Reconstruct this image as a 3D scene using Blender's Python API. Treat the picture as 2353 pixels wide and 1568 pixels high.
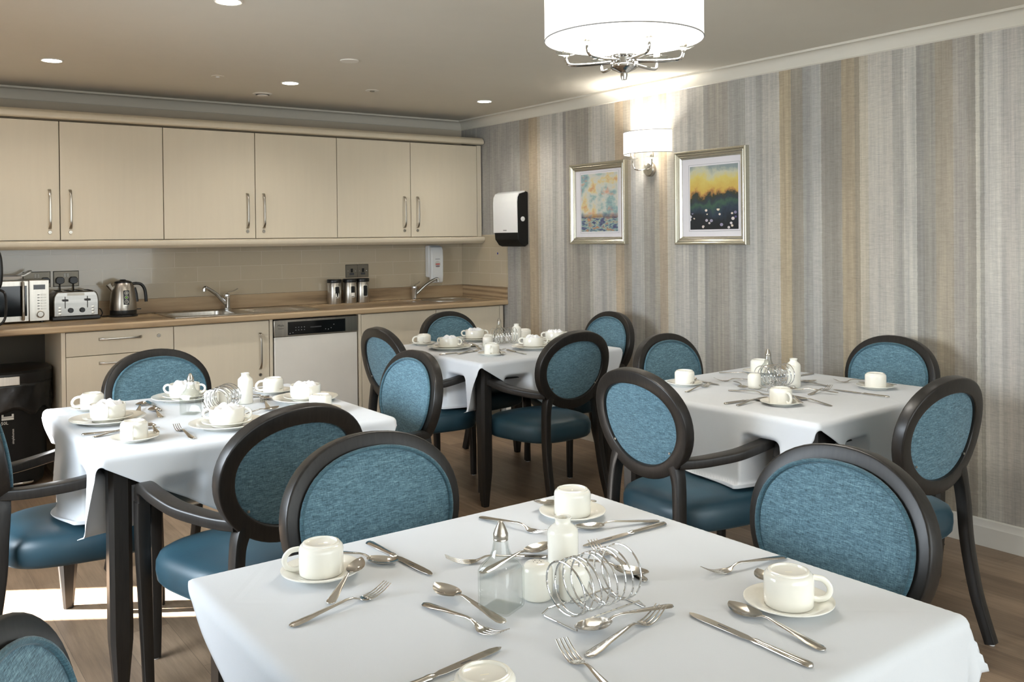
import bpy, bmesh, math, random
from mathutils import Vector, Matrix
PI = math.pi
random.seed(7)
S = bpy.context.scene
C = S.collection
for o in list(bpy.data.objects):
    bpy.data.objects.remove(o)

# ------------------------------------------------------------------ camera
def make_camera():
    yaw, pitch, roll = math.radians(-35.7776), math.radians(-0.4377), math.radians(-0.6098)
    F = Vector((-math.sin(yaw)*math.cos(pitch), math.cos(yaw)*math.cos(pitch), math.sin(pitch)))
    R = Vector((math.cos(yaw), math.sin(yaw), 0)); U = R.cross(F)
    R2 = R*math.cos(roll)+U*math.sin(roll); U2 = -R*math.sin(roll)+U*math.cos(roll)
    cd = bpy.data.cameras.new('camera'); cam = bpy.data.objects.new('camera', cd); C.objects.link(cam)
    M = Matrix.Identity(4)
    for i in range(3):
        M[i][0] = R2[i]; M[i][1] = U2[i]; M[i][2] = -F[i]
    M[0][3], M[1][3], M[2][3] = -4.0364, -6.2934, 1.3844
    cam.matrix_world = M
    cd.sensor_width = 36; cd.lens = 2094.07*36/2353
    cd.shift_y = -222.1/2353; cd.clip_start = .05
    S.camera = cam
make_camera()

# ------------------------------------------------------------------ world, light, exposure
S.view_settings.view_transform = 'Standard'; S.view_settings.look = 'None'
S.view_settings.gamma = 1; S.view_settings.use_curve_mapping = False
S.view_settings.exposure = 0.34
S.cycles.use_denoising = True
S.cycles.max_bounces = 14; S.cycles.diffuse_bounces = 4; S.cycles.glossy_bounces = 4
S.cycles.transmission_bounces = 14; S.cycles.sample_clamp_indirect = 6
w = bpy.data.worlds.new('sky'); S.world = w; w.use_nodes = True
w.node_tree.nodes['Background'].inputs[0].default_value = (.75, .87, 1, 1)
w.node_tree.nodes['Background'].inputs[1].default_value = 1.0
def light(name, kind, loc, energy, color=(1, 1, 1), rot=None, **kw):
    l = bpy.data.lights.new(name, kind); l.energy = energy; l.color = color
    for k, v in kw.items(): setattr(l, k, v)
    o = bpy.data.objects.new(name, l); C.objects.link(o); o.location = loc
    if rot is not None: o.rotation_euler = rot
    return o
WARM = (1, .955, .89)
SUN_DIR = Vector((.84, -.54, -math.tan(math.radians(31)))).normalized()
light('sun', 'SUN', (-8, 3, 5), 110, (1, .98, .95), SUN_DIR.to_track_quat('-Z', 'Y').to_euler(), angle=.012)
# daylight through the unseen west window; the south area light is an added fill
light('window_daylight', 'AREA', (-5.15, -3.3, 1.05), 78, (.80, .90, 1), (0, -PI/2+.35, 0), shape='RECTANGLE', size=1.6, size_y=1.8, spread=math.radians(110))
light('south_fill', 'AREA', (-2.6, -8.05, 1.35), 82, (.88, .96, 1), (PI/2, 0, 0), shape='RECTANGLE', size=4.4, size_y=1.9)

# ------------------------------------------------------------------ materials
def lin(c):
    r = []
    for v in c[:3]:
        v /= 255
        r.append(v/12.92 if v <= .04045 else ((v+.055)/1.055)**2.4)
    return (*r, 1)
class NT:
    def __init__(s, m): s.t = m.node_tree; s.n = s.t.nodes
    def add(s, k, **kw):
        x = s.n.new(k)
        for a, v in kw.items(): setattr(x, a, v)
        return x
    def link(s, a, b): s.t.links.new(a, b)
    def coord(s, kind='Object', scale=(1, 1, 1), loc=(0, 0, 0), rot=(0, 0, 0)):
        tc = s.add('ShaderNodeTexCoord'); mp = s.add('ShaderNodeMapping')
        mp.inputs['Scale'].default_value = scale; mp.inputs['Location'].default_value = loc; mp.inputs['Rotation'].default_value = rot
        s.link(tc.outputs[kind], mp.inputs[0]); return mp.outputs[0]
    def noise(s, vec, scale=5, detail=2, rough=.5):
        n = s.add('ShaderNodeTexNoise'); n.inputs['Scale'].default_value = scale; n.inputs['Detail'].default_value = detail
        n.inputs['Roughness'].default_value = rough; s.link(vec, n.inputs['Vector']); return n.outputs[0]
    def ramp(s, fac, stops, interp='LINEAR'):
        r = s.add('ShaderNodeValToRGB'); r.color_ramp.interpolation = interp
        e = r.color_ramp.elements
        while len(e) < len(stops): e.new(.5)
        for i, (p, c) in enumerate(stops): e[i].position = p
        for i, (p, c) in enumerate(stops):
            e[i].position = p; e[i].color = c if len(c) == 4 else (*c, 1)
        s.link(fac, r.inputs[0]); return r.outputs[0]
    def mix(s, fac, a, b, mode='MIX'):
        m = s.add('ShaderNodeMix', data_type='RGBA', blend_type=mode)
        for sock, v in ((m.inputs[0], fac), (m.inputs[6], a), (m.inputs[7], b)):
            if hasattr(v, 'is_output'): s.link(v, sock)
            else: sock.default_value = v
        return m.outputs[2]
    def math(s, op, a, b=0):
        m = s.add('ShaderNodeMath', operation=op)
        for i, v in enumerate((a, b)):
            if hasattr(v, 'is_output'): s.link(v, m.inputs[i])
            else: m.inputs[i].default_value = v
        return m.outputs[0]
    def bump(s, h, strength, dist=.001):
        b = s.add('ShaderNodeBump'); b.inputs['Strength'].default_value = strength; b.inputs['Distance'].default_value = dist
        s.link(h, b.inputs['Height']); s.link(b.outputs[0], s.bsdf.inputs['Normal'])
    @property
    def bsdf(s): return s.n['Principled BSDF']
def mat(name, col=(200, 200, 200), rough=.5, metal=0, **kw):
    m = bpy.data.materials.new(name); m.use_nodes = True; b = m.node_tree.nodes['Principled BSDF']
    b.inputs['Base Color'].default_value = lin(col); b.inputs['Roughness'].default_value = rough; b.inputs['Metallic'].default_value = metal
    for k, v in kw.items(): b.inputs[k].default_value = v
    return m
def noisy(name, col, rough=.5, amt=.08, scale=8, bump=0, bscale=200, metal=0, stretch=(1, 1, 1), **kw):
    m = mat(name, col, rough, metal, **kw); t = NT(m); v = t.coord('Object', stretch)
    f = t.noise(v, scale, 3); c = lin(col)
    lo = tuple(x*(1-amt) for x in c[:3]); hi = tuple(min(1, x*(1+amt)) for x in c[:3])
    t.link(t.ramp(f, [(.3, lo), (.7, hi)]), t.bsdf.inputs['Base Color'])
    if bump: t.bump(t.noise(v, bscale, 2), bump)
    return m
M = {}
M['ceiling'] = noisy('ceiling_paint', (212, 206, 192), .85, .008)
M['plaster'] = noisy('wall_paint', (190, 180, 162), .8, .03)
M['white_gloss'] = noisy('white_gloss_paint', (225, 221, 212), .35, .02)
M['cabinet'] = noisy('taupe_cabinet_laminate', (214, 203, 181), .42, .014, 40, .04, 400, stretch=(1, 1, .06))
M['cabinet_in'] = noisy('cabinet_carcass', (160, 148, 124), .6, .03)
M['recess'] = mat('shaded_recess_board', (74, 68, 57), .7)  # shade of the bin recess put into the board's colour
M['dark'] = mat('dark_gap', (22, 21, 18), .8)
M['plinth'] = mat('plinth_board', (120, 110, 92), .6)
M['porcelain'] = mat('ivory_porcelain', (240, 237, 226), .12, 0, **{'Coat Weight': .4, 'Coat Roughness': .05})
M['stamp'] = mat('faint_maker_stamp', (232, 226, 205), .3)
M['steel'] = mat('polished_cutlery_steel', (212, 208, 202), .14, 1)
M['chrome'] = mat('chrome', (225, 225, 225), .07, 1)
M['brushed'] = noisy('brushed_steel', (188, 182, 172), .3, .1, 60, metal=1, stretch=(1, 1, .03))
M['black'] = mat('black_plastic', (20, 20, 20), .35)
M['blackmatt'] = noisy('matt_black_plastic', (17, 17, 16), .6, .1, 30, **{'Specular IOR Level': .3})
M['white_plastic'] = mat('white_plastic', (236, 236, 234), .25)
M['grey_print'] = mat('grey_print', (150, 150, 150), .5)
M['lightprint'] = mat('pale_print', (215, 213, 205), .5)
M['darkprint'] = mat('dark_print', (60, 60, 62), .5)
M['redprint'] = mat('red_print', (200, 60, 55), .5)
M['purple'] = mat('mauve_print', (135, 115, 125), .5)
M['green_led'] = mat('green_kettle_lamp', (120, 190, 60), .3)
M['blue_dot'] = mat('blue_sticker', (40, 50, 130), .5)
def clearglass():
    m = bpy.data.materials.new('clear_thin_glass'); m.use_nodes = True; t = NT(m); t.n.clear()
    out = t.add('ShaderNodeOutputMaterial'); tr = t.add('ShaderNodeBsdfTransparent'); gl = t.add('ShaderNodeBsdfGlossy'); gl.inputs['Roughness'].default_value = .03
    lw = t.add('ShaderNodeLayerWeight'); lw.inputs[0].default_value = .35
    t.link(t.ramp(lw.outputs['Facing'], [(.0, (.985, .99, .985, 1)), (.6, (.93, .945, .935, 1)), (.85, (.72, .75, .73, 1)), (1, (.34, .37, .35, 1))]), tr.inputs[0])
    fr = t.ramp(lw.outputs['Facing'], [(.0, (.03, .03, .03, 1)), (.55, (.12, .12, .12, 1)), (.85, (.3, .3, .3, 1)), (1, (.75, .75, .75, 1))])
    mx = t.add('ShaderNodeMixShader'); t.link(fr, mx.inputs[0]); t.link(tr.outputs[0], mx.inputs[1]); t.link(gl.outputs[0], mx.inputs[2]); t.link(mx.outputs[0], out.inputs[0]); return m
M['glass'] = clearglass()
M['toaster_steel'] = noisy('polished_toaster_steel', (150, 146, 140), .2, .1, 60, metal=1, stretch=(.03, 1, 1))
M['napkin'] = mat('white_napkin_cloth', (243, 243, 244), .9)
M['silver_frame'] = mat('champagne_silver_frame', (198, 194, 178), .27, .85)
M['mount'] = mat('white_picture_mount', (228, 224, 226), .7)
M['screen'] = mat('dark_display', (18, 19, 20), .12)
M['oven_glass'] = mat('smoked_glass', (10, 10, 10), .08)
M['bag'] = noisy('black_bin_liner', (20, 20, 20), .28, .2, 12, .9, 25)
M['sugar'] = mat('white_sugar', (235, 230, 220), .8)
M['copper'] = mat('dull_metal_plate', (120, 114, 102), .4, .6)
def emis(name, col, strength, base=(250, 248, 240)):
    m = mat(name, base, .8); b = m.node_tree.nodes['Principled BSDF']
    b.inputs['Emission Color'].default_value = lin(col); b.inputs['Emission Strength'].default_value = strength; return m
M['lamp'] = emis('lit_downlight_lens', (255, 246, 232), 30)
M['bulb'] = emis('lit_candle_bulb', (255, 240, 215), 18)
M['shade'] = emis('lit_fabric_shade', (255, 247, 234), 1.25)
M['shade_in'] = emis('lit_shade_lining', (255, 248, 238), 2.2)

def darkwood():
    m = mat('dark_stained_wood', (62, 53, 45), .4, 0, **{'Coat Weight': .12, 'Coat Roughness': .22, 'Specular IOR Level': .35}); t = NT(m)
    f = t.noise(t.coord('Object', (60, 60, 6)), 2, 4)
    t.link(t.ramp(f, [(.3, lin((27, 25, 23))), (.7, lin((38, 35, 32)))]), t.bsdf.inputs['Base Color'])
    return m
M['wood'] = darkwood()
def fabric(name, dark, mid, light_, axis='y'):
    m = mat(name, mid, .75, 0, **{'Sheen Weight': .25, 'Sheen Roughness': .4}); t = NT(m)
    sc = (40, 60, 900)
    f1 = t.noise(t.coord('Object', sc), 1, 3, .65)
    f2 = t.noise(t.coord('Object', (300, 700, 90)), 1, 2, .6)
    f3 = t.noise(t.coord('Object', (18, 22, 120)), 1, 3, .6)
    s = t.math('ADD', t.math('MULTIPLY', f1, .55), t.math('ADD', t.math('MULTIPLY', f2, .28), t.math('MULTIPLY', f3, .17)))
    t.link(t.ramp(s, [(.36, lin(dark)), (.5, lin(mid)), (.64, lin(light_))]), t.bsdf.inputs['Base Color'])
    t.bump(f1, .35, .0008); return m
M['fabric'] = fabric('teal_woven_upholstery', (38, 60, 70), (83, 118, 133), (134, 169, 181))
M['piping'] = fabric('teal_piping_cord', (40, 66, 77), (58, 92, 105), (86, 124, 136))
def seatmat():
    m = mat('deep_teal_seat_vinyl', (52, 86, 96), .42, 0, **{'Sheen Weight': .25, 'Sheen Roughness': .35, 'Sheen Tint': lin((130, 170, 190))}); t = NT(m)
    f = t.noise(t.coord('Object'), 260, 3); g = t.noise(t.coord('Object'), 5, 2)
    t.link(t.ramp(g, [(.3, lin((28, 54, 65))), (.7, lin((39, 68, 80)))]), t.bsdf.inputs['Base Color']); t.bump(f, .25, .0008); return m
M['seat'] = seatmat()
def clothmat():
    m = mat('white_tablecloth_cotton', (207, 210, 213), .85, 0, **{'Sheen Weight': .1}); t = NT(m)
    v = t.coord('Object')
    a = t.noise(v, 3.2, 2); b = t.noise(v, 600, 1)
    # pressed creases: thin ridges on a loose square lattice
    sep = t.add('ShaderNodeSeparateXYZ'); t.link(t.coord('Object', rot=(0, 0, .7)), sep.inputs[0])
    def ridge(out, period, off):
        x = t.math('PINGPONG', t.math('ADD', out, off), period/2)
        return t.math('MINIMUM', t.math('MULTIPLY', x, 90), 1)
    r = t.math('MULTIPLY', ridge(sep.outputs[0], .46, .1), ridge(sep.outputs[1], .46, .05))
    h = t.math('ADD', t.math('MULTIPLY', a, 6), t.math('ADD', t.math('MULTIPLY', r, .22), t.math('MULTIPLY', b, .08)))
    t.bump(h, .5, .0035); return m
M['cloth'] = clothmat()
def oak(yrun=False):
    m = mat('oak_effect_laminate_return' if yrun else 'oak_effect_laminate', (160, 132, 100), .5); t = NT(m)
    v = t.coord('Object', (14, 1.2, 14) if yrun else (1.2, 14, 14)); f = t.noise(v, 2.2, 6, .65)
    w_ = t.add('ShaderNodeTexWave', wave_type='BANDS', bands_direction='Z' if yrun else 'Y'); w_.inputs['Scale'].default_value = .9
    w_.inputs['Distortion'].default_value = 9; w_.inputs['Detail'].default_value = 4; w_.inputs['Detail Scale'].default_value = .6
    t.link(t.coord('Object', (9, 1.0, 9) if yrun else (1.0, 9, 9)), w_.inputs['Vector'])
    s = t.math('ADD', t.math('MULTIPLY', f, .6), t.math('MULTIPLY', w_.outputs['Fac'], .4))
    t.link(t.ramp(s, [(.2, lin((112, 92, 68))), (.45, lin((156, 132, 101))), (.75, lin((180, 157, 124)))]), t.bsdf.inputs['Base Color'])
    return m
M['oak'] = oak()
M['oak_y'] = oak(True)
def tiles(name, axis):
    m = mat(name, (190, 176, 150), .16, 0, **{'Coat Weight': .3}); t = NT(m)
    tc = t.add('ShaderNodeTexCoord'); sp = t.add('ShaderNodeSeparateXYZ'); cb = t.add('ShaderNodeCombineXYZ')
    t.link(tc.outputs['Object'], sp.inputs[0])
    off = t.math('ADD', sp.outputs[0 if axis == 'x' else 1], 9.05 if axis == 'x' else 8.963)
    t.link(off, cb.inputs[0]); t.link(t.math('ADD', sp.outputs[2], -1.006), cb.inputs[1])
    br = t.add('ShaderNodeTexBrick'); br.offset = .5
    for k, v in dict(Scale=1, **{'Mortar Size': .0016, 'Mortar Smooth': .2, 'Bias': 0, 'Brick Width': .3, 'Row Height': .1}).items(): br.inputs[k].default_value = v
    br.inputs['Color1'].default_value = lin((186, 172, 147)); br.inputs['Color2'].default_value = lin((191, 177, 152)); br.inputs['Mortar'].default_value = lin((208, 197, 174))
    t.link(cb.outputs[0], br.inputs['Vector']); t.link(br.outputs['Color'], t.bsdf.inputs['Base Color'])
    t.bump(t.math('ADD', t.math('MULTIPLY', br.outputs['Fac'], -1), t.math('MULTIPLY', t.noise(t.coord('Object'), 14, 2), .5)), .5, .0016)
    return m
M['tiles_x'] = tiles('beige_gloss_metro_tiles', 'x'); M['tiles_y'] = tiles('beige_gloss_metro_tiles_return', 'y')
def floor_mat():
    m = mat('grey_brown_vinyl_planks', (110, 95, 80), .38); t = NT(m)
    tc = t.add('ShaderNodeTexCoord'); mp = t.add('ShaderNodeMapping'); mp.inputs['Rotation'].default_value = (0, 0, PI/2)
    t.link(tc.outputs['Object'], mp.inputs[0])
    br = t.add('ShaderNodeTexBrick'); br.offset = .37
    for k, v in dict(Scale=1, **{'Mortar Size': .0007, 'Mortar Smooth': .1, 'Bias': 0, 'Brick Width': 1.1, 'Row Height': .165}).items(): br.inputs[k].default_value = v
    br.inputs['Color1'].default_value = lin((124, 104, 85)); br.inputs['Color2'].default_value = lin((156, 134, 112)); br.inputs['Mortar'].default_value = lin((95, 80, 66))
    t.link(mp.outputs[0], br.inputs['Vector'])
    g = t.noise(t.coord('Object', (26, 1.6, 1)), 1.6, 7, .7); g2 = t.noise(t.coord('Object', (3, 1.2, 1)), 1.7, 3, .6)
    c = t.mix(1, br.outputs['Color'], t.ramp(g, [(.3, (.66, .64, .62, 1)), (.7, (1.22, 1.2, 1.18, 1))]), 'MULTIPLY')
    c = t.mix(1, c, t.ramp(g2, [(.3, (.8, .79, .78, 1)), (.7, (1.14, 1.14, 1.14, 1))]), 'MULTIPLY')
    t.link(c, t.bsdf.inputs['Base Color']); t.bump(t.math('ADD', g, t.math('MULTIPLY', br.outputs['Fac'], -1)), .2, .001); return m
M['floor'] = floor_mat()
# striped wallpaper: (y, colour, 1 if slubbed pale yarn stripe)
STR = [(-.64,(150,148,144)),(-.79,(138,128,114)),(-.915,(158,138,110)),(-1.015,(180,168,148)),(-1.045,(188,184,176)),(-1.184,(168,165,158)),(-1.24,(190,187,181)),(-1.31,(135,132,128)),(-1.342,(150,142,132)),(-1.43,(136,130,121)),(-1.585,(165,160,150)),(-1.625,(187,184,178)),(-1.695,(164,161,156)),(-1.752,(182,177,167)),(-1.852,(174,151,122)),(-1.926,(141,130,115)),(-1.998,(156,155,155)),(-2.047,(170,168,163)),(-2.112,(138,133,126)),(-2.207,(150,142,130)),(-2.25,(164,144,119)),(-2.321,(189,183,169)),(-2.38,(182,178,171)),(-2.489,(158,155,150)),(-2.554,(186,182,172)),(-2.617,(133,130,126)),(-2.65,(140,134,125)),(-2.706,(145,138,128)),(-2.797,(161,157,150)),(-2.848,(140,138,132)),(-2.888,(150,147,140)),
 (-2.93,(183,181,175)),(-3.0,(155,152,145)),(-3.05,(180,175,165)),(-3.16,(166,146,113)),(-3.235,(131,122,108)),(-3.309,(145,143,138)),(-3.36,(163,161,157)),(-3.417,(131,124,114)),(-3.535,(157,137,107)),(-3.61,(136,122,100)),(-3.64,(182,170,148)),(-3.683,(186,179,167)),(-3.812,(160,155,146)),(-3.872,(189,185,175)),(-3.935,(130,126,120)),(-3.971,(138,132,122)),(-4.03,(151,138,118)),(-4.11,(158,150,140)),(-4.171,(138,130,118)),(-4.215,(191,186,172)),(-4.235,(150,145,135)),(-4.252,(191,187,179)),(-4.321,(178,172,164)),(-4.43,(140,133,124)),(-4.56,(160,140,112)),(-4.68,(184,178,168)),(-4.85,(150,145,138)),(-4.95,(186,182,173)),(-5.1,(134,128,119))]
def wallpaper():
    m = mat('striped_woven_wallpaper', (170, 165, 155), .62); t = NT(m)
    tc = t.add('ShaderNodeTexCoord'); sp = t.add('ShaderNodeSeparateXYZ'); t.link(tc.outputs['Object'], sp.inputs[0])
    y = sp.outputs[1]
    wob = t.math('MULTIPLY', t.math('SUBTRACT', t.noise(t.coord('Object', (1, 3, 60)), 1, 2), .5), .006)
    yy = t.math('ADD', t.math('MULTIPLY', y, -1), wob)
    def rp(stops, y0, y1):
        # short soft edges on a constant ramp are not needed at this stripe scale
        f = t.math('DIVIDE', t.math('SUBTRACT', yy, y0), y1-y0)
        st = [(0.0, lin(stops[0][1]))]+[((-s[0]-y0)/(y1-y0), lin(s[1])) for s in stops[1:]]
        return t.ramp(f, st, 'CONSTANT')
    def soft(c):
        m_ = (166, 161, 152); return tuple(m_[i]+(c[i]-m_[i])*.68+8 for i in range(3))
    SS = [(p_, soft(c_)) for p_, c_ in STR]
    a = rp(SS[:31], 0.0, 2.93); b = rp(SS[31:], 2.93, 5.3)
    g = t.math('GREATER_THAN', yy, 2.93)
    wrap = t.mix(g, a, b)
    # faint fine stripes inside the broad ones
    fine = t.noise(t.coord('Object', (1, 46, .5)), 1, 2, .8)
    c = t.mix(1, wrap, t.ramp(fine, [(.3, (.84, .84, .85, 1)), (.7, (1.14, 1.13, 1.11, 1))]), 'MULTIPLY')
    # pale and dark passages along each stripe
    pas = t.noise(t.coord('Object', (1, 7, 1.1)), 1.7, 3, .6)
    c = t.mix(1, c, t.ramp(pas, [(.32, (.88, .88, .89, 1)), (.68, (1.12, 1.12, 1.1, 1))]), 'MULTIPLY')
    # woven threads
    th = t.noise(t.coord('Object', (1, 30, 420)), 1, 3, .7); tv = t.noise(t.coord('Object', (1, 500, 18)), 1, 2, .7)
    c = t.mix(1, c, t.ramp(th, [(.3, (.86, .86, .86, 1)), (.7, (1.1, 1.1, 1.1, 1))]), 'MULTIPLY')
    c = t.mix(1, c, t.ramp(tv, [(.3, (.9, .9, .9, 1)), (.7, (1.08, 1.08, 1.08, 1))]), 'MULTIPLY')
    sl = t.noise(t.coord('Object', (1, 11, 150)), 1, 3, .75)
    c = t.mix(1, c, t.ramp(sl, [(.36, (.90, .90, .90, 1)), (.5, (1, 1, 1, 1)), (.66, (1.06, 1.06, 1.06, 1))]), 'MULTIPLY')
    t.link(c, t.bsdf.inputs['Base Color']); t.bump(t.math('ADD', th, tv), .2, .0006); return m
M['wallpaper'] = wallpaper()
def art_sea():
    m = mat('abstract_sea_print', (170, 180, 175), .55); t = NT(m)
    tc = t.add('ShaderNodeTexCoord'); sp = t.add('ShaderNodeSeparateXYZ'); t.link(tc.outputs['Generated'], sp.inputs[0])
    z = sp.outputs[2]; v = t.coord('Generated', (1, 2.2, 3.4)); n1 = t.noise(v, 1.15, 5, .55)
    st_ = t.noise(t.coord('Generated', (1, 4.5, 17)), 1.3, 2, .6)
    n2 = t.noise(t.coord('Generated', (1, 2.6, 5), loc=(0, 3, 5)), 1, 4, .6)
    sky = t.ramp(n1, [(.30, lin((122, 134, 152))), (.4, lin((146, 176, 174))), (.47, lin((196, 200, 190))), (.52, lin((206, 204, 192))), (.58, lin((214, 198, 146))), (.66, lin((206, 150, 110)))])
    sky2 = t.mix(t.ramp(n2, [(.58, (0, 0, 0, 1)), (.68, (.8, .8, .8, 1))]), sky, lin((208, 148, 118)))
    sea = t.ramp(st_, [(.30, lin((64, 66, 96))), (.40, lin((88, 92, 128))), (.45, lin((110, 140, 140))), (.50, lin((140, 164, 170))), (.56, lin((186, 178, 134))), (.60, lin((104, 110, 140))), (.66, lin((192, 140, 96)))])
    zz = t.math('ADD', z, t.math('MULTIPLY', t.math('SUBTRACT', n2, .5), .08))
    c = t.mix(t.ramp(zz, [(.25, (0, 0, 0, 1)), (.27, (1, 1, 1, 1))]), sea, sky2)
    band = t.ramp(zz, [(.0, (0, 0, 0, 1)), (.22, (0, 0, 0, 1)), (.25, (.8, .8, .8, 1)), (.29, (.6, .6, .6, 1)), (.33, (0, 0, 0, 1))])
    t.link(t.mix(band, c, t.ramp(n1, [(.45, lin((66, 64, 92))), (.55, lin((150, 112, 74)))])), t.bsdf.inputs['Base Color']); return m
def art_hills():
    m = mat('abstract_meadow_print', (120, 130, 90), .5); t = NT(m)
    tc = t.add('ShaderNodeTexCoord'); sp = t.add('ShaderNodeSeparateXYZ'); t.link(tc.outputs['Generated'], sp.inputs[0])
    n = t.noise(t.coord('Generated', (1, 2.6, 3)), 1.2, 5, .6); zz = t.math('ADD', sp.outputs[2], t.math('MULTIPLY', t.math('SUBTRACT', n, .5), .5))
    c = t.ramp(zz, [(.0, lin((26, 28, 30))), (.2, lin((30, 36, 42))), (.3, lin((44, 58, 74))), (.4, lin((62, 92, 74))), (.46, lin((46, 56, 66))), (.53, lin((58, 62, 46))), (.57, lin((176, 128, 74))), (.62, lin((204, 172, 88))), (.78, lin((212, 194, 108))), (.9, lin((196, 196, 172))), (1, lin((140, 152, 152)))])
    vo = t.add('ShaderNodeTexVoronoi'); vo.inputs['Scale'].default_value = 1; t.link(t.coord('Generated', (1, 12, 16)), vo.inputs['Vector'])
    s2 = t.add('ShaderNodeSeparateColor'); t.link(vo.outputs['Color'], s2.inputs[0])
    rad = t.math('MULTIPLY', t.math('SUBTRACT', s2.outputs[0], .12), .46)
    dot = t.math('LESS_THAN', vo.outputs['Distance'], rad)
    low = t.math('LESS_THAN', sp.outputs[2], t.math('ADD', .20, t.math('MULTIPLY', s2.outputs[1], .14)))
    c = t.mix(t.math('MULTIPLY', dot, low), c, t.ramp(s2.outputs[2], [(0, lin((86, 78, 130))), (.35, lin((214, 208, 214))), (1, lin((226, 210, 186)))]))
    t.link(c, t.bsdf.inputs['Base Color']); return m
M['art_sea'] = art_sea(); M['art_hills'] = art_hills()

# ------------------------------------------------------------------ mesh helpers
class MB:
    def __init__(s): s.v = []; s.f = []
    def grid(s, rows, closed_u=False, closed_v=False, flip=False):
        n = len(rows); m = len(rows[0]); b = len(s.v)
        for r in rows: s.v += [tuple(p) for p in r]
        for i in range(n if closed_v else n-1):
            for j in range(m if closed_u else m-1):
                a = b+i*m+j; c = b+i*m+(j+1) % m; d = b+((i+1) % n)*m+(j+1) % m; e = b+((i+1) % n)*m+j
                s.f.append((a, e, d, c) if flip else (a, c, d, e))
        return b
    def box(s, x0, x1, y0, y1, z0, z1):
        b = len(s.v)
        s.v += [(x0,y0,z0),(x1,y0,z0),(x1,y1,z0),(x0,y1,z0),(x0,y0,z1),(x1,y0,z1),(x1,y1,z1),(x0,y1,z1)]
        s.f += [tuple(b+i for i in q) for q in ((0,3,2,1),(4,5,6,7),(0,1,5,4),(1,2,6,5),(2,3,7,6),(3,0,4,7))]
        return s
    def lathe(s, prof, seg=32, ctr=(0, 0, 0), axis='z', sx=1, sy=1):
        rows = []
        for r, z in prof:
            row = []
            for k in range(seg):
                a = 2*PI*k/seg; x, y = r*math.cos(a)*sx, r*math.sin(a)*sy
                p = (x, y, z) if axis == 'z' else ((x, -z, y) if axis == '-y' else (-z, x, y))
                row.append((p[0]+ctr[0], p[1]+ctr[1], p[2]+ctr[2]))
            rows.append(row)
        b = s.grid(rows, closed_u=True)
        for end, q in ((0, prof[0]), (len(prof)-1, prof[-1])):
            if q[0] > 1e-6:
                idx = [b+end*seg+k for k in range(seg)]
                s.f.append(tuple(idx[::-1]) if end == 0 else tuple(idx))
        return s
    def sweep(s, path, sec, ref=(0, 0, 1), closed=False, scales=None, caps=True):
        P = [Vector(p) for p in path]; n = len(P); rows = []; ref = Vector(ref)
        for i in range(n):
            if closed: t = P[(i+1) % n]-P[i-1]
            else: t = P[min(i+1, n-1)]-P[max(i-1, 0)]
            t.normalize()
            b = t.cross(ref)
            if b.length < 1e-4: b = t.cross(Vector((1, 0, 0)))
            b.normalize(); u = b.cross(t)
            k = scales[i] if scales else 1
            kx, ky = k if isinstance(k, tuple) else (k, k)
            rows.append([P[i]+b*(x*kx)+u*(y*ky) for x, y in sec])
        b0 = s.grid(rows, closed_u=True, closed_v=closed)
        if not closed and caps:
            m = len(sec); s.f.append(tuple(b0+k for k in range(m))[::-1]); s.f.append(tuple(b0+(n-1)*m+k for k in range(m)))
        return s
    def tube(s, path, r, seg=8, closed=False, ref=(0, 0, 1), scales=None):
        return s.sweep(path, [(r*math.cos(2*PI*k/seg), r*math.sin(2*PI*k/seg)) for k in range(seg)], ref, closed, scales)
    def ext(s, poly, a, b, axis='x'):
        n = len(poly); base = len(s.v)
        for t in (a, b):
            for (u, v) in poly: s.v.append({'x': (t, u, v), 'y': (u, t, v), 'z': (u, v, t)}[axis])
        s.f.append(tuple(range(base, base+n))[::-1]); s.f.append(tuple(range(base+n, base+2*n)))
        for k in range(n): s.f.append((base+k, base+(k+1) % n, base+n+(k+1) % n, base+n+k))
        return s
    def build(s, name, m, parent=None, bevel=0, seg=2, sub=0, angle=35, solid=0, label=None):
        me = bpy.data.meshes.new(name); me.from_pydata(s.v, [], s.f)
        bm = bmesh.new(); bm.from_mesh(me)
        bmesh.ops.remove_doubles(bm, verts=bm.verts, dist=1e-6); bmesh.ops.recalc_face_normals(bm, faces=bm.faces)
        bm.to_mesh(me); bm.free()
        me.polygons.foreach_set('use_smooth', [True]*len(me.polygons)); me.set_sharp_from_angle(angle=math.radians(angle))
        me.materials.append(M[m] if isinstance(m, str) else m)
        o = bpy.data.objects.new(name, me); C.objects.link(o)
        if parent: o.parent = parent
        if solid:
            q = o.modifiers.new('solid', 'SOLIDIFY'); q.thickness = solid; q.offset = 0
        if bevel:
            q = o.modifiers.new('bevel', 'BEVEL'); q.width = bevel; q.segments = seg; q.limit_method = 'ANGLE'; q.harden_normals = False
        if sub:
            q = o.modifiers.new('sub', 'SUBSURF'); q.levels = sub; q.render_levels = sub
        if label: o['label'] = label
        return o
def rrect(w_, h_, r, n=3):
    out = []
    for cx, cy, a0 in ((w_/2-r, h_/2-r, 0), (-w_/2+r, h_/2-r, PI/2), (-w_/2+r, -h_/2+r, PI), (w_/2-r, -h_/2+r, 1.5*PI)):
        for k in range(n+1):
            a = a0+PI/2*k/n; out.append((cx+r*math.cos(a), cy+r*math.sin(a)))
    return out
def smooth(pts, n=6):
    P = [Vector(p) for p in pts]; out = []
    for i in range(len(P)-1):
        p0 = P[max(i-1, 0)]; p1 = P[i]; p2 = P[i+1]; p3 = P[min(i+2, len(P)-1)]
        for k in range(n):
            t = k/n
            out.append(.5*((2*p1)+(-p0+p2)*t+(2*p0-5*p1+4*p2-p3)*t*t+(-p0+3*p1-3*p2+p3)*t**3))
    out.append(P[-1]); return out
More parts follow.
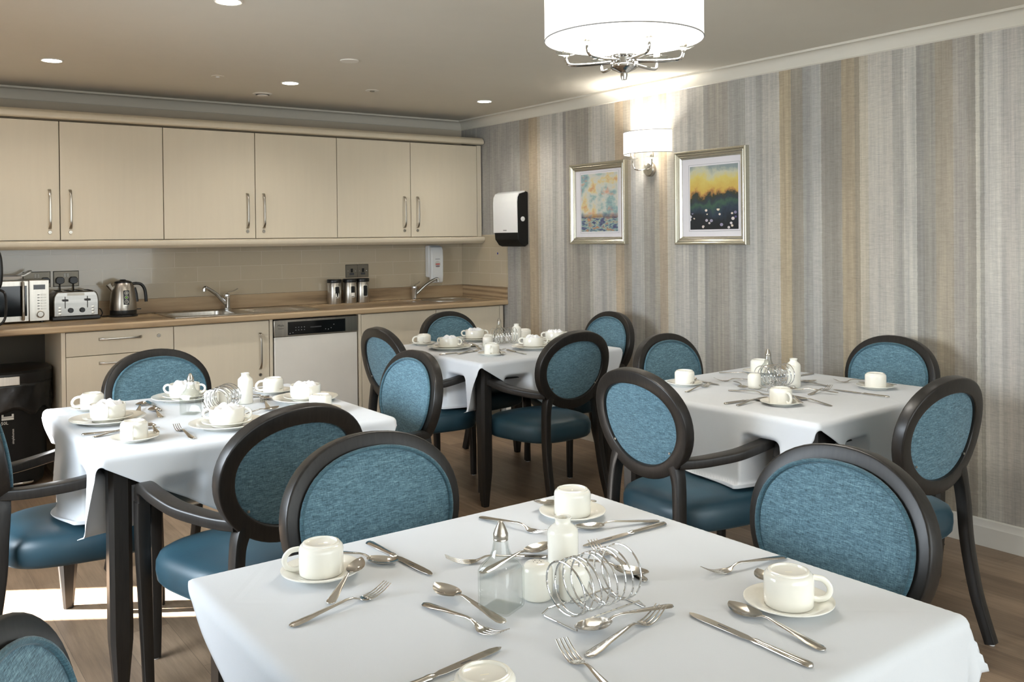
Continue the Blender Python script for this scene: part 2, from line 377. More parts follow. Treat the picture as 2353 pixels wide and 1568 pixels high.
def tag(o, label, cat, group=None):
    o['label'] = label; o['category'] = cat
    if group: o['group'] = group
    return o
def thing(name, label, cat, loc=(0, 0, 0), rz=0, group=None):
    o = bpy.data.objects.new(name, None); C.objects.link(o); o.location = loc; o.rotation_euler = (0, 0, rz); o.empty_display_size = .1
    return tag(o, label, cat, group)
def struct(name, mb, m, **kw):
    o = mb.build(name, m, **kw); o['kind'] = 'structure'; return o
def copy_tree(o, parent=None):
    c = o.copy(); C.objects.link(c); c.parent = parent
    for ch in list(o.children): copy_tree(ch, c)
    return c
class Kit:
    """first use returns the prototype itself, later uses copies"""
    def __init__(s, maker): s.maker = maker; s.first = None
    def put(s, loc, rz, label, group=None, rot=None):
        if s.first is None: s.first = o = s.maker()
        else: o = copy_tree(s.first)
        o.location = loc; o.rotation_euler = rot if rot else (0, 0, rz); o['label'] = label
        if group: o['group'] = group
        elif 'group' in o: del o['group']
        return o
def text(body, size, m, parent, name='lettering', loc=(0, 0, 0), rot=(0, 0, 0), depth=.0004, align='CENTER', sx=1):
    cu = bpy.data.curves.new(name, 'FONT'); cu.body = body; cu.size = size; cu.extrude = depth; cu.align_x = align; cu.align_y = 'CENTER'
    cu.resolution_u = 2
    o = bpy.data.objects.new(name, cu); C.objects.link(o); o.data.materials.append(M[m]); o.location = loc; o.rotation_euler = rot; o.scale = (sx, 1, 1)
    bpy.context.view_layer.update(); me_ = bpy.data.meshes.new_from_object(o.evaluated_get(bpy.context.evaluated_depsgraph_get()))
    q = bpy.data.objects.new(name, me_); C.objects.link(q); q.location = loc; q.rotation_euler = rot; q.scale = (sx, 1, 1); q.parent = parent
    bpy.data.objects.remove(o); return q

# ------------------------------------------------------------------ the room
CEIL = 2.335; XW, XE, YS, YN = -5.2, 0.0, -8.1, 0.0
struct('floor', MB().box(XW-.1, XE+.1, YS-.1, YN+.1, -.1, 0), 'floor')
struct('ceiling', MB().box(XW-.1, XE+.1, YS-.1, YN+.1, CEIL, CEIL+.1), 'ceiling')
struct('wall_right', MB().box(XE, XE+.1, YS-.1, YN+.1, 0, CEIL), 'wallpaper')
struct('wall_back', MB().box(XW-.1, XE, YN, YN+.1, 0, CEIL), 'plaster')
struct('wall_front', MB().box(XW-.1, XE, YS-.1, YS, 0, CEIL), 'plaster')
# left wall with a tall narrow glazed slit the sunbeam comes through
WY0, WY1 = -1.50, -1.05
wl = MB(); wl.box(XW-.1, XW, YS, WY0, 0, CEIL); wl.box(XW-.1, XW, WY1, YN, 0, CEIL); wl.box(XW-.1, XW, WY0, WY1, 2.1, CEIL); wl.box(XW-.1, XW, WY0, WY1, 0, .25)
struct('wall_left', wl, 'plaster')
wf = MB(); wf.box(XW-.08, XW-.02, WY0, WY0+.03, .25, 2.1); wf.box(XW-.08, XW-.02, WY1-.03, WY1, .25, 2.1); wf.box(XW-.08, XW-.02, WY0, WY1, .25, .28); wf.box(XW-.08, XW-.02, WY0, WY1, 2.07, 2.1)
struct('window_1', wf, 'white_gloss')
def cove(cd=.063, h=.0705):
    pts = [(0, -h-.004), (-.004, -h)]
    for k in range(9):
        a = PI/2*k/8; pts.append((-.008-(cd-.022)*(1-math.cos(a)), -h+(h-.012)*math.sin(a)))
    pts += [(-cd+.006, -.012), (-cd, -.012), (-cd, 0), (0, 0)]
    return pts
cv = cove()
mb = MB(); mb.ext([(y, CEIL+z) for y, z in cv], XW, XE-.0001); struct('trim_1', mb, 'ceiling')
mb = MB(); mb.ext([(x, CEIL+z) for x, z in cv], YS, YN, 'y'); struct('trim_2', mb, 'ceiling')
def skirt():
    return [(0, 0), (-.018, 0), (-.018, .085), (-.013, .092), (-.012, .115), (-.008, .119), (0, .119)]
struct('baseboard_right', MB().ext(skirt(), YS, -.62, 'y'), 'white_gloss')
struct('baseboard_front', MB().box(XW, XE-.02, YS, YS+.016, 0, .119), 'white_gloss')

# ------------------------------------------------------------------ kitchen run
# splashback tiles
struct('trim_3', MB().box(XW, -.012, -.01, 0, 1.006, 1.42), 'tiles_x')
struct('trim_4', MB().box(-.01, 0, -.637, 0, 1.006, 1.408), 'tiles_y')
UPX = [-3.640, -3.042, -2.444, -1.846, -1.249, -.651, -.053]
def handle_mb(L, vertical=True):
    """bow handle: wide angled feet and a slim bar; along z (or x), standing off toward -y"""
    pts = [(0, 0, -L/2), (0, -.012, -L/2+.006), (0, -.026, -L/2+.03), (0, -.030, -L*.25), (0, -.031, 0), (0, -.030, L*.25), (0, -.026, L/2-.03), (0, -.012, L/2-.006), (0, 0, L/2)]
    P = smooth(pts, 4); sc = []
    for p in P:
        f = abs(p.z)/(L/2); sc.append((1+.5*max(0, f-.7)/.3, 1))
    if not vertical: P = [Vector((p.z, p.y, 0)) for p in P]
    return MB().sweep(P, rrect(.012, .006, .0025), ref=(0, -1, 0.001) if vertical else (0, -1, .001), scales=sc)
def lock(parent, x, y, z):
    mb = MB().lathe([(.011, 0), (.011, .004), (.0095, .006), (.007, .006), (.006, .004), (0, .004)], 20, (x, y, z), '-y')
    o = mb.build('lock', 'brushed', parent)
    MB().box(x-.001, x+.001, y-.0046, y-.004, z-.004, z+.002).build('keyhole', 'dark', o)
def leaf(parent, x0, x1, yf, z0, z1, name='door', h=None, lk=None, horiz=False):
    g = .0024
    d = MB().box(x0+g, x1-g, yf, yf+.018, z0, z1).build(name, 'cabinet', parent, bevel=.0012)
    if h:
        hb = handle_mb(.232 if not horiz else .235, not horiz)
        o = hb.build('handle', 'brushed', d, label='brushed steel bow handle'); o.location = (h[0], yf, h[1])
    if lk: lock(d, lk[0], yf, lk[1])
    return d
UF = -.303
lab = ['taupe wall cupboard at the left edge of the photo, above the microwave', 'middle double-door taupe wall cupboard above the rectangular sink', 'right-hand double-door taupe wall cupboard, next to the striped wall']
for i in range(3):
    x0, xm, x1 = UPX[2*i], UPX[2*i+1], UPX[2*i+2]
    t = thing('wall_cupboard', lab[i], 'cupboard', ((x0+x1)/2, 0, 1.395), 0, 'taupe wall cupboards')
    cx = (x0+x1)/2
    b = MB().box(x0-cx+.001, x1-cx-.001, UF+.020, -.003, 0.001, .715).build('body', 'dark', t)
    for (a, bb, sgn) in ((x0, xm, 1), (xm, x1, -1)):
        hx = (bb-.056 if sgn > 0 else a+.056)-cx
        leaf(t, a-cx, bb-cx, UF, .002, .711, h=(hx, .187), lk=(hx+(.0 if sgn > 0 else -.0), .049))
def rail(z0, flip, name, label):
    pr = []
    h = .052
    pts = [(-.335, 0), (-.345, .006), (-.347, .018), (-.342, .034), (-.330, .045), (-.318, h), (-.29, h), (-.29, 0)]
    if flip: pts = [(y, h-z) for y, z in pts]
    mb = MB().ext([(y, z0+z) for y, z in pts], XW, -.012)
    return tag(mb.build(name, 'cabinet', bevel=.002), label, 'moulding')
rail(2.118, False, 'cornice_moulding', 'taupe moulding running along the top of the wall cupboards')
rail(1.341, True, 'pelmet_moulding', 'taupe rounded light pelmet running under the wall cupboards')
tag(MB().box(-.051, -.012, UF+.002, -.003, 1.395, 2.112).build('end_filler', 'cabinet', bevel=.001), 'narrow taupe filler strip closing the wall cupboards at the striped wall', 'filler panel')
tag(MB().box(XW+.01, -3.642, UF, -.003, 1.396, 2.11).build('tall_side_cupboard', 'cabinet', bevel=.001), 'plain taupe cupboard body left of the wall cupboards', 'cupboard')

# worktop with two cut-outs is built as slabs round the sinks
mb = MB()
prof = [(-.005, .872), (-.634, .872), (-.640, .878), (-.640, .900), (-.632, .9095), (-.005, .9095)]
mb.ext(prof, XW+.005, -.004)
wt = mb.build('worktop', 'oak')
cuts = [MB().lathe([(.168, .85), (.168, .93)], 56, (-.345, -.30, 0), sy=.98).build('cut', 'oak'), MB().box(-2.41, -2.04, -.485, -.145, .85, .93).build('cut', 'oak')]
for q in cuts:
    md = wt.modifiers.new('cut', 'BOOLEAN'); md.operation = 'DIFFERENCE'; md.object = q; md.solver = 'EXACT'
bpy.context.view_layer.update(); dg = bpy.context.evaluated_depsgraph_get()
me_ = bpy.data.meshes.new_from_object(wt.evaluated_get(dg)); wt.modifiers.clear(); wt.data = me_
for q in cuts: bpy.data.objects.remove(q)
tag(wt, 'oak-effect laminate worktop running the length of the kitchen wall', 'worktop')
tag(MB().box(XW+.005, -.012, -.016, -.0005, .911, 1.005).build('upstand', 'oak', bevel=.001), 'oak-effect upstand strip behind the worktop along the kitchen wall', 'upstand')
tag(MB().box(-.016, -.001, -.632, -.017, .911, 1.005).build('upstand', 'oak_y', bevel=.001), 'short oak-effect upstand return against the striped wall, beside the round sink', 'upstand')
BF = -.598
def base_unit(x0, x1, label, name='base_cupboard', cat='cupboard'):
    t = thing(name, label, cat, ((x0+x1)/2, 0, 0)); w2 = (x1-x0)/2
    mb = MB(); mb.box(-w2+.001, w2-.001, BF+.020, -.02, .12, .868); mb.build('body', 'cabinet_in', t)
    MB().box(-w2, w2, -.54, -.52, 0, .118).build('plinth', 'plinth', t)
    return t, (x0+x1)/2
tag(MB().box(-3.0955, -3.0735, BF, -.02, 0, .868).build('gable_board', 'cabinet', bevel=.001), 'thin taupe side panel at the left of the drawer unit', 'panel')
t, cx = base_unit(-3.073, -2.473, 'taupe drawer unit beside the open bin recess', 'drawer_unit', 'drawers')
for z0, z1 in ((.728, .864), (.44, .724), (.122, .436)):
    leaf(t, -.3, .3, BF, z0, z1, 'drawer', h=(-.005, z1-.045), lk=(.212, z1-.047) if z0 > .7 else None, horiz=True)
t, cx = base_unit(-2.473, -1.873, 'single-door taupe base cupboard between drawers and dishwasher')
leaf(t, -.3, .3, BF, .122, .864, h=(.237, .672), lk=(.237, .52))
for xx, ll in ((-1.860, 'thin taupe filler panel at the left side of the dishwasher'), (-1.230, 'thin taupe filler panel at the right side of the dishwasher')):
    tag(MB().box(xx-.010, xx+.010, BF, -.02, .0, .868).build('filler_panel', 'cabinet', bevel=.001), ll, 'panel')
t, cx = base_unit(-1.219, -.021, 'double-door taupe base cupboard under the round sink')
leaf(t, -.599, 0, BF, .122, .864, h=(-.04, .60)); leaf(t, 0, .565, BF, .122, .864, h=(.04, .60))
MB().box(.566, .598, BF+.002, BF+.02, .122, .864).build('filler', 'cabinet', t)
tag(MB().box(XW+.01, -3.093, -.05, -.03, 0, .868).build('recess_back_panel', 'recess'), 'taupe panel at the back of the bin recess, shade in its colour', 'panel')
# dishwasher
t = thing('dishwasher', 'white dishwasher with steel control fascia under the worktop', 'dishwasher', (-1.545, 0, 0))
MB().box(-.30, .30, -.57, -.03, .1, .866).build('body', 'dark', t)
MB().box(-.295, .295, -.60, -.575, .13, .750).build('door', 'white_gloss', t, bevel=.004)
f = MB().box(-.298, .298, -.603, -.575, .754, .862).build('fascia', 'brushed', t, bevel=.003)
MB().box(-.205, .205, -.6045, -.602, .760, .846).build('control_panel', 'screen', f, bevel=.002)
for k in range(14):
    x = [-.15,-.13,-.11,-.09,-.15,-.13,-.11,-.09,.06,.08,.1,.12,-.19,-.17][k]; z = [.808,.808,.808,.808,.790,.790,.790,.790,.785,.782,.79,.812,.772,.775][k]
    MB().box(x-.003, x+.003, -.6052, -.6045, z-.002, z+.002).build('indicator', 'grey_print', f)
MB().box(-.05, .03, -.6052, -.6045, .800, .808).build('display', 'darkprint', f)
text('Miele', .020, 'darkprint', f, loc=(-.252, -.6035, .826), rot=(PI/2, 0, 0))
text('Professional', .008, 'darkprint', f, loc=(-.252, -.6035, .806), rot=(PI/2, 0, 0))

# bin in the recess
def ellipse_pts(rx, ry, n, y0=0):
    return [(rx*math.cos(2*PI*k/n), y0+ry*math.sin(2*PI*k/n)) for k in range(n)]
def dsec(w_, d_, n=40):
    """half-round bin outline, round face toward -y"""
    out = []
    for k in range(n+1):
        a = PI+PI*k/n; out.append((w_*math.copysign(abs(math.cos(a))**.75, math.cos(a)), d_*math.sin(a)*1.0))
    out += [(w_, .10), (w_-.02, .12), (-w_+.02, .12), (-w_, .10)]
    return out
t = thing('pedal_bin', 'black half-round pedal bin with liner in the recess under the worktop', 'bin', (-3.375, -.33, 0))
def loftD(levels, name, m, par):
    rows = [[(x, y, z) for x, y in dsec(w_, d_)] for w_, d_, z in levels]
    mb = MB(); b = mb.grid(rows, closed_u=True); n = len(rows[0])
    mb.f.append(tuple(b+k for k in range(n))[::-1]); mb.f.append(tuple(b+(len(rows)-1)*n+k for k in range(n)))
    return mb.build(name, m, par)
bd = loftD([(.215, .20, .02), (.22, .205, .05), (.262, .225, .60)], 'body', 'blackmatt', t)
loftD([(.27, .236, .596), (.272, .24, .61), (.272, .24, .652), (.262, .23, .664), (.19, .17, .674)], 'lid', 'black', t)
rows = []
for i in range(9):
    zz = .60-.165*i/8; row = []
    for j, (x, y) in enumerate(dsec(.268, .236)):
        r = 1+.012*math.sin(j*1.7+i*.9)+.008*math.sin(j*3.1-i*1.3); dz = -.02*math.sin(j*.8)*(i/8)
        row.append((x*r, y*r, zz+dz))
    rows.append(row)
mb = MB(); mb.grid(rows, closed_u=True); mb.build('bin_liner', 'bag', t, solid=.001)
MB().box(-.048, .072, -.248, -.236, .592, .640).build('lid_badge', 'brushed', t, bevel=.002)
P = smooth([(-.10, -.20, .045), (-.10, -.26, .05), (-.06, -.29, .055), (.08, -.29, .055), (.12, -.26, .05), (.12, -.20, .045)], 5)
MB().sweep(P, rrect(.022, .012, .004), scales=None).build('pedal', 'chrome', t)
f = MB().box(-.018, .042, -.2272, -.2262, .400, .412).build('logo_mark', 'lightprint', bd)
fr = MB(); fr.box(-.018, .042, -.2275, -.2262, .414, .420); fr.box(-.018, -.008, -.2275, -.2262, .420, .432); fr.box(.032, .042, -.2275, -.2262, .420, .432); fr.build('logo_frame', 'lightprint', bd)
text('50L', .024, 'lightprint', bd, loc=(-.003, -.2265, .383), rot=(PI/2, 0, 0))
text('simplehuman', .016, 'lightprint', bd, loc=(.038, -.2225, .305), rot=(PI/2, -PI/2, 0))

# ------------------------------------------------------------------ sinks and taps
def sink_left():
    t = thing('kitchen_sink', 'rectangular stainless steel inset sink with drainer', 'sink', (-1.975, -.315, .9095))
    def rr(w_, h_, r, z, cx=0): return [(x+cx, y, z) for x, y in rrect(w_, h_, r, 5)]
    # steel sheet with an open bowl: outer lip, deck, bowl edge and walls in one surface
    O = [(x, y, z) for x, y, z in rr(.965, .475, .03, .0005)]
    mb = MB(); c_ = -.25
    def rc(w_, h_, r, z): return [(x+c_, y, z) for x, y in rrect(w_, h_, r, 5)]
    mb.grid([rr(.965, .475, .03, .0005), rr(.965, .475, .03, .004), rr(.955, .465, .028, .0055), rr(.94, .45, .024, .003), rc(.40, .37, .07, .003), rc(.385, .355, .065, .0045), rc(.368, .338, .06, .001), rc(.350, .322, .055, -.13), rc(.29, .26, .04, -.148)], closed_u=True)
    n = 24; mb.f.append(tuple(len(mb.v)-n+k for k in range(n))); mb.build('steel_sheet', 'brushed', t)
    MB().lathe([(.04, -.1478), (.04, -.146), (.03, -.145), (0, -.147)], 24, (c_, 0, 0)).build('drain', 'chrome', t)
    mb = MB()
    for k in range(7): mb.box(.06, .40, -.13+k*.045-.004, -.13+k*.045+.004, .002, .0038)
    mb.build('drainer_ribs', 'brushed', t, bevel=.001)
sink_left()
t = thing('round_sink', 'round stainless steel hand basin set in the worktop corner', 'sink', (-.345, -.30, .9095))
MB().lathe([(.198, 0), (.198, .003), (.192, .0055), (.176, .005), (.166, .001), (.163, -.05), (.14, -.12), (.05, -.14), (0, -.141)], 56, sy=.98).build('basin', 'brushed', t)
def tap(name, label, loc, spout_dir, lever_dir, L, H):
    t = thing(name, label, 'tap', loc)
    MB().lathe([(.026, 0), (.026, .006), (.021, .010), (.021, .075), (.023, .082), (.021, .1), (.012, .108), (0, .11)], 24).build('body', 'chrome', t)
    a = Vector((spout_dir[0], spout_dir[1], 0)); P = [Vector((0, 0, .04))+a*.012, Vector((0, 0, .06))+a*.035, Vector((0, 0, .06+(H-.06)*.55))+a*L*.5, Vector((0, 0, H))+a*L*.88, Vector((0, 0, H+.003))+a*L, Vector((0, 0, H-.02))+a*(L+.004)]
    P = smooth(P, 6); n = len(P)
    MB().tube(P, .0115, 12, ref=(.1, .2, .3), scales=[1.25-.35*i/n if i < n-7 else 1.15 for i in range(n)]).build('spout', 'chrome', t)
    l = Vector((lever_dir[0], lever_dir[1], 0)); P = smooth([Vector((0, 0, .095)), Vector((0, 0, .115))+l*.015, Vector((0, 0, .122))+l*.05, Vector((0, 0, .137))+l*.085], 5)
    MB().sweep(P, rrect(.014, .007, .003), scales=[(1+.3*i/len(P), 1-.3*i/len(P)) for i in range(len(P))]).build('lever', 'chrome', t)
    return t
tap('mixer_tap', 'chrome mixer tap over the rectangular sink, spout turned left', (-1.975, -.085, .9145), (-.95, -.28), (.92, .1), .175, .150)
tap('mixer_tap', 'chrome mixer tap over the round sink, spout turned right', (-.505, -.085, .9095), (.97, -.22), (.6, .1), .19, .152)

# ------------------------------------------------------------------ worktop appliances
t = thing('microwave_oven', 'stainless steel microwave at the left end of the worktop', 'microwave', (-3.36, -.16, .9095))
MB().box(-.24, .255, -.125, .14, .012, .252).build('body', 'brushed', t, bevel=.006)
f = MB().box(-.24, .145, -.142, -.126, .012, .252).build('door', 'brushed', t, bevel=.003)
MB().box(-.21, .135, -.1445, -.142, .045, .222).build('window', 'oven_glass', f, bevel=.002)
P = [(.112, -.150, .035), (.112, -.172, .04), (.112, -.172, .228), (.112, -.150, .233)]
MB().tube(smooth(P, 4), .008, 12, ref=(1, 0, 0)).build('handle', 'brushed', f)
f = MB().box(.148, .253, -.142, -.126, .012, .252).build('control_panel', 'brushed', t, bevel=.002)
MB().box(.170, .232, -.1435, -.142, .198, .226).build('display', 'screen', f)
for k in range(6):
    z = .166-.0165*k
    MB().box(.208, .236, -.146, -.142, z-.003, z+.003).build('button', 'brushed', f, bevel=.001)
    MB().box(.190, .202, -.1428, -.142, z-.002, z+.002).build('button_caption', 'darkprint', f)
MB().lathe([(.023, 0), (.023, .003), (.018, .004), (.017, .012), (.015, .014), (0, .014)], 24, (.204, -.142, .052), '-y').build('dial', 'brushed', f)
for sx_ in (-.2, .22):
    MB().lathe([(.012, 0), (.012, .012)], 12, (sx_, -.09, 0)).build('foot', 'black', t); MB().lathe([(.012, 0), (.012, .012)], 12, (sx_, .1, 0)).build('foot', 'black', t)
# tray on the microwave
t = thing('serving_tray', 'white plastic serving tray with looped handle lying on the microwave', 'tray', (-3.43, -.17, 1.163))
rows = [[(x*1.0, y, z) for x, y in rrect(.34+g*2, .22+g*2, .03+g*.6, 4)] for g, z in ((-.01, .002), (0, .003), (.012, .012), (.02, .024), (.024, .0245), (.014, .010), (.0, -.0))]
mb = MB(); b = mb.grid(rows, closed_u=True); n = len(rows[0]); mb.f.append(tuple(b+k for k in range(n))); mb.f.append(tuple(b+6*n+k for k in range(n))[::-1]); mb.build('dish', 'white_plastic', t)
P = smooth([(.185, -.075, .022), (.21, -.07, .032), (.238, -.045, .048), (.243, 0, .052), (.238, .045, .048), (.21, .07, .032), (.185, .075, .022)], 5)
MB().sweep(P, rrect(.012, .008, .003)).build('handle', 'white_plastic', t)
# toaster
t = thing('toaster', 'four-slice chrome toaster with two levers, right of the microwave', 'toaster', (-2.952, -.165, .9095))
def tsec(w_, h_, z0):
    return [(-w_, z0), (-w_, z0+h_*.62), (-w_*.97, z0+h_*.80), (-w_*.9, z0+h_*.93), (-w_*.8, z0+h_), (w_*.8, z0+h_), (w_*.9, z0+h_*.93), (w_*.97, z0+h_*.80), (w_, z0+h_*.62), (w_, z0)]
MB().ext(tsec(.128, .155, .022), -.095, .10, 'y').build('body', 'toaster_steel', t, bevel=.008, seg=3)
MB().box(-.135, .135, -.105, .108, .004, .026).build('base', 'black', t, bevel=.005)
for s_ in (-1, 1):
    c_ = MB().box(s_*.062-.002, s_*.062+.002, -.0965, -.094, .075, .145).build('lever_slot', 'dark', t)
    MB().box(s_*.062-.015, s_*.062+.015, -.118, -.094, .118, .130).build('lever', 'black', t, bevel=.003)
    MB().lathe([(.015, 0), (.015, .012), (.013, .015), (0, .015)], 20, (s_*.032, -.095, .062), '-y').build('dial', 'black', t)
    for k in range(3): MB().lathe([(.0075, 0), (.0075, .002), (0, .003)], 16, (s_*.092, -.095, .078-.018*k), '-y', sx=1.2).build('button', 'brushed', t)
    for q in (.03, .085): MB().box(s_*q-.012, s_*q+.012, -.07, .075, .1765, .1785).build('bread_slot', 'dark', t)
MB().box(-.05, .045, -.0965, -.094, .150, .166).build('name_strip', 'lightprint', t)
P = smooth([(.13, .03, .05), (.155, .02, .055), (.165, .0, .03), (.155, -.02, .012), (.19, .0, .006), (.215, .03, .006)], 5)
MB().tube(P, .0035, 8, ref=(.3, .2, 1)).build('power_cord', 'black', t)
# kettle
t = thing('kettle', 'brushed steel jug kettle with black handle on its base', 'kettle', (-2.662, -.16, .9095))
MB().lathe([(.085, 0), (.087, .006), (.08, .014), (.04, .016)], 40).build('power_base', 'black', t)
MB().lathe([(.0, .016), (.078, .016), (.080, .022), (.079, .040), (.079, .042)], 40).build('skirt', 'black', t)
MB().lathe([(.079, .042), (.080, .06), (.077, .10), (.071, .15), (.063, .19), (.058, .206), (.055, .212)], 48).build('jug', 'brushed', t)
MB().lathe([(.055, .211), (.050, .220), (.036, .226), (.020, .229), (.016, .234), (0, .235)], 40).build('lid', 'black', t)
P = smooth([(.055, 0, .205), (.085, 0, .207), (.112, 0, .198), (.130, 0, .170), (.137, 0, .13), (.139, 0, .088)], 6)
MB().sweep(P, rrect(.018, .022, .007), ref=(0, 1, 0)).build('handle', 'black', t)
P = smooth([(.068, 0, .18), (.078, 0, .14), (.083, 0, .09)], 5); MB().sweep(P, rrect(.02, .01, .004), ref=(0, 1, 0)).build('water_gauge', 'black', t)
MB().sweep([(-.052, 0, .155), (-.072, 0, .185), (-.086, 0, .208)], rrect(.03, .022, .008), ref=(0, 1, 0), scales=[.5, .9, 1.1]).build('spout', 'brushed', t)
MB().box(.08, .108, -.006, .006, .040, .046).build('switch', 'black', t, bevel=.002)
pn = MB().box(-.015, .019, -.0805, -.070, .078, .168).build('dial_panel', 'black', t, bevel=.002, label='black panel with three round symbols')
for k, mm in enumerate(('lightprint', 'green_led', 'grey_print')):
    MB().lathe([(.0115, 0), (.0115, .0008), (.009, .0008), (.009, 0)], 20, (.002, -.0805, .152-.028*k), '-y').build('symbol_ring', 'lightprint', pn)
    MB().lathe([(.005, 0), (.005, .0009), (0, .0009)], 12, (.002, -.0805, .152-.028*k), '-y').build('symbol', mm, pn)
text('Russell', .008, 'darkprint', t, loc=(.002, -.0805, .068), rot=(PI/2, 0, 0)); text('Hobbs', .008, 'darkprint', t, loc=(.002, -.0812, .059), rot=(PI/2, 0, 0))
# canisters
CL = ['left brushed steel canister, holding sachets, under the switch plates', 'middle brushed steel canister, half full of sugar', 'right brushed steel canister with an empty dark window']
for i, (x, y) in enumerate(((-1.180, -.085), (-1.052, -.080), (-.945, -.070))):
    t = thing('storage_canister', CL[i], 'canister', (x, y, .9095), math.radians(-18), 'lidded steel canisters on the worktop')
    MB().lathe([(0, 0), (.049, 0), (.050, .003), (.050, .155), (.049, .157)], 40).build('body', 'brushed', t)
    MB().lathe([(.052, .155), (.053, .158), (.053, .174), (.050, .180), (0, .181)], 40).build('lid', 'black', t)
    fr = MB()
    def cyl(u, z, r): a = u/.05-PI/2+.35; return Vector((r*math.cos(a), r*math.sin(a), z))
    R_ = [cyl(u, .088+z, .0508) for u, z in rrect(.034, .088, .012, 5)]
    fr.tube(R_, .0016, 6, closed=True, ref=(0, 0, 1)); wf_ = fr.build('window_frame', 'lightprint', t)
    rows = [[cyl(-.015+.03*j/8, .05+.076*k, .0506) for j in range(9)] for k in (0, 1)]
    mb = MB(); mb.grid(rows); wp = mb.build('window', 'screen', t)
    if i < 2:
        rows = [[cyl(-.0145+.029*j/8, (.052 if k == 0 else (.078 if i == 1 else .062+.02*math.sin(j*1.1))), .0509) for j in range(9)] for k in (0, 1)]
        mb = MB(); mb.grid(rows); mb.build('contents', 'sugar', wp)

# sockets
def plate(x0, x1, z0, z1, label, kind):
    t = thing('wall_socket' if kind != 'spur' else 'switch_plate', label, 'socket' if kind != 'spur' else 'switch', ((x0+x1)/2, -.01, (z0+z1)/2))
    w_, h_ = (x1-x0)/2, (z1-z0)/2
    MB().box(-w_, w_, -.006, 0, -h_, h_).build('faceplate', 'copper', t, bevel=.002)
    MB().box(-w_-.002, w_+.002, -.002, .001, -h_-.002, h_+.002).build('gasket', 'dark', t)
    return t, w_, h_
for (x0, x1, ll) in ((-3.205, -3.055, 'double wall socket half hidden behind the microwave'), (-3.036, -2.893, 'double wall socket above the toaster with two black plugs')):
    t, w_, h_ = plate(x0, x1, 1.108, 1.202, ll, 'sock')
    for s_ in (-1, 1):
        MB().box(s_*.0085-.006, s_*.0085+.006, -.010, -.005, .010, .034).build('rocker_switch', 'lightprint', t, bevel=.001)
for x in (-3.003, -2.926, -3.085):
    t = thing('electric_plug', {-3.003: 'left black plug in the socket above the toaster', -2.926: 'right black plug in the socket above the toaster', -3.085: 'black plug just showing above the back of the microwave'}[x], 'plug', (x, -.016, 1.145))
    MB().ext([(-.024, -.012), (-.024, .010), (-.014, .022), (.014, .022), (.024, .010), (.024, -.012), (.008, -.022), (-.008, -.022)], -.026, 0, 'y').build('body', 'black', t, bevel=.003)
    MB().tube(smooth([(0, -.012, -.02), (0, -.014, -.05), (0.002, -.012, -.10), (.004, -.02, -.16)], 5), .0035, 8, ref=(1, 0, 0)).build('cord', 'black', t)
t, w_, h_ = plate(-1.050, -.865, 1.097, 1.191, 'steel twin switch plate above the canisters', 'spur')
for s_ in (-.0465, .0465):
    MB().box(s_-.018, s_+.018, -.0085, -.005, -.030, -.014).build('fuse_carrier', 'darkprint', t, bevel=.001)
    MB().box(s_-.008, s_+.008, -.011, -.005, -.010, .018).build('rocker_switch', 'dark', t, bevel=.001)
    for q in (-.030, .030): MB().lathe([(.003, 0), (.003, .001), (0, .001)], 10, (s_+q, -.006, 0), '-y').build('screw', 'chrome', t)
MB().box(-.0008, .0008, -.0068, -.005, -h_, h_).build('seam', 'dark', t)
o = MB().lathe([(.008, 0), (.008, .001), (0, .001)], 20, (-.0102, -.516, 1.262), 'x').build('round_sticker', 'blue_dot'); tag(o, 'small round blue sticker on the tiles under the towel dispenser', 'sticker')
# soap dispenser
t = thing('soap_dispenser', 'white wall-mounted soap dispenser above the round sink', 'dispenser', (-.308, -.0105, 1.03))
MB().box(-.055, .055, -.062, 0, .045, .297).build('back', 'white_plastic', t, bevel=.010, seg=3)
pf = [(-.062, .292), (-.085, .285), (-.098, .262), (-.102, .20), (-.100, .06), (-.094, .01), (-.078, 0), (-.066, .004), (-.062, .03)]
cvr = MB().ext(pf, -.054, .054).build('cover', 'white_plastic', t, bevel=.006, seg=3)
MB().box(-.020, .022, -.1025, -.1005, .188, .191).build('print_line', 'darkprint', cvr)
MB().lathe([(.027, 0), (.027, .0012), (0, .0012)], 28, (.001, -.1005, .148), '-y').build('round_label', 'lightprint', cvr)
MB().box(-.017, .019, -.1035, -.1018, .146, .154).build('label_band', 'redprint', cvr)
MB().box(-.015, .017, -.1035, -.1018, .128, .140).build('label_band', 'purple', cvr)
text('SOAP', .009, 'redprint', cvr, loc=(.001, -.1024, .162), rot=(PI/2, 0, 0)) if False else None

# ------------------------------------------------------------------ right wall fittings
t = thing('paper_towel_dispenser', 'white and black paper towel dispenser on the striped wall by the tiles', 'dispenser', (0, -.752, 1.315))
sd = [(-.001, .02), (-.001, .405), (-.03, .412), (-.082, .395), (-.098, .34), (-.098, .10), (-.094, .055), (-.06, .012), (-.03, .0)]
MB().ext(sd, -.150, .150, 'y').build('body', 'blackmatt', t, bevel=.006, seg=3)
fc = [(-.030, .414), (-.060, .410), (-.088, .398), (-.104, .37), (-.108, .33), (-.106, .105), (-.098, .105), (-.100, .33), (-.096, .365), (-.082, .39), (-.030, .404)]
cov = MB().ext(fc, -.152, .152, 'y').build('front_cover', 'white_plastic', t, bevel=.002)
MB().box(-.1085, -.106, -.02, .02, .118, .126).build('badge', 'grey_print', cov)
MB().lathe([(.020, 0), (.020, .003), (0, .004)], 28, (-.052, -.151, .205), 'z').build('tmp', 'white_plastic', t)
o = [c for c in t.children if c.name.startswith('tmp')][0]; bpy.data.objects.remove(o)
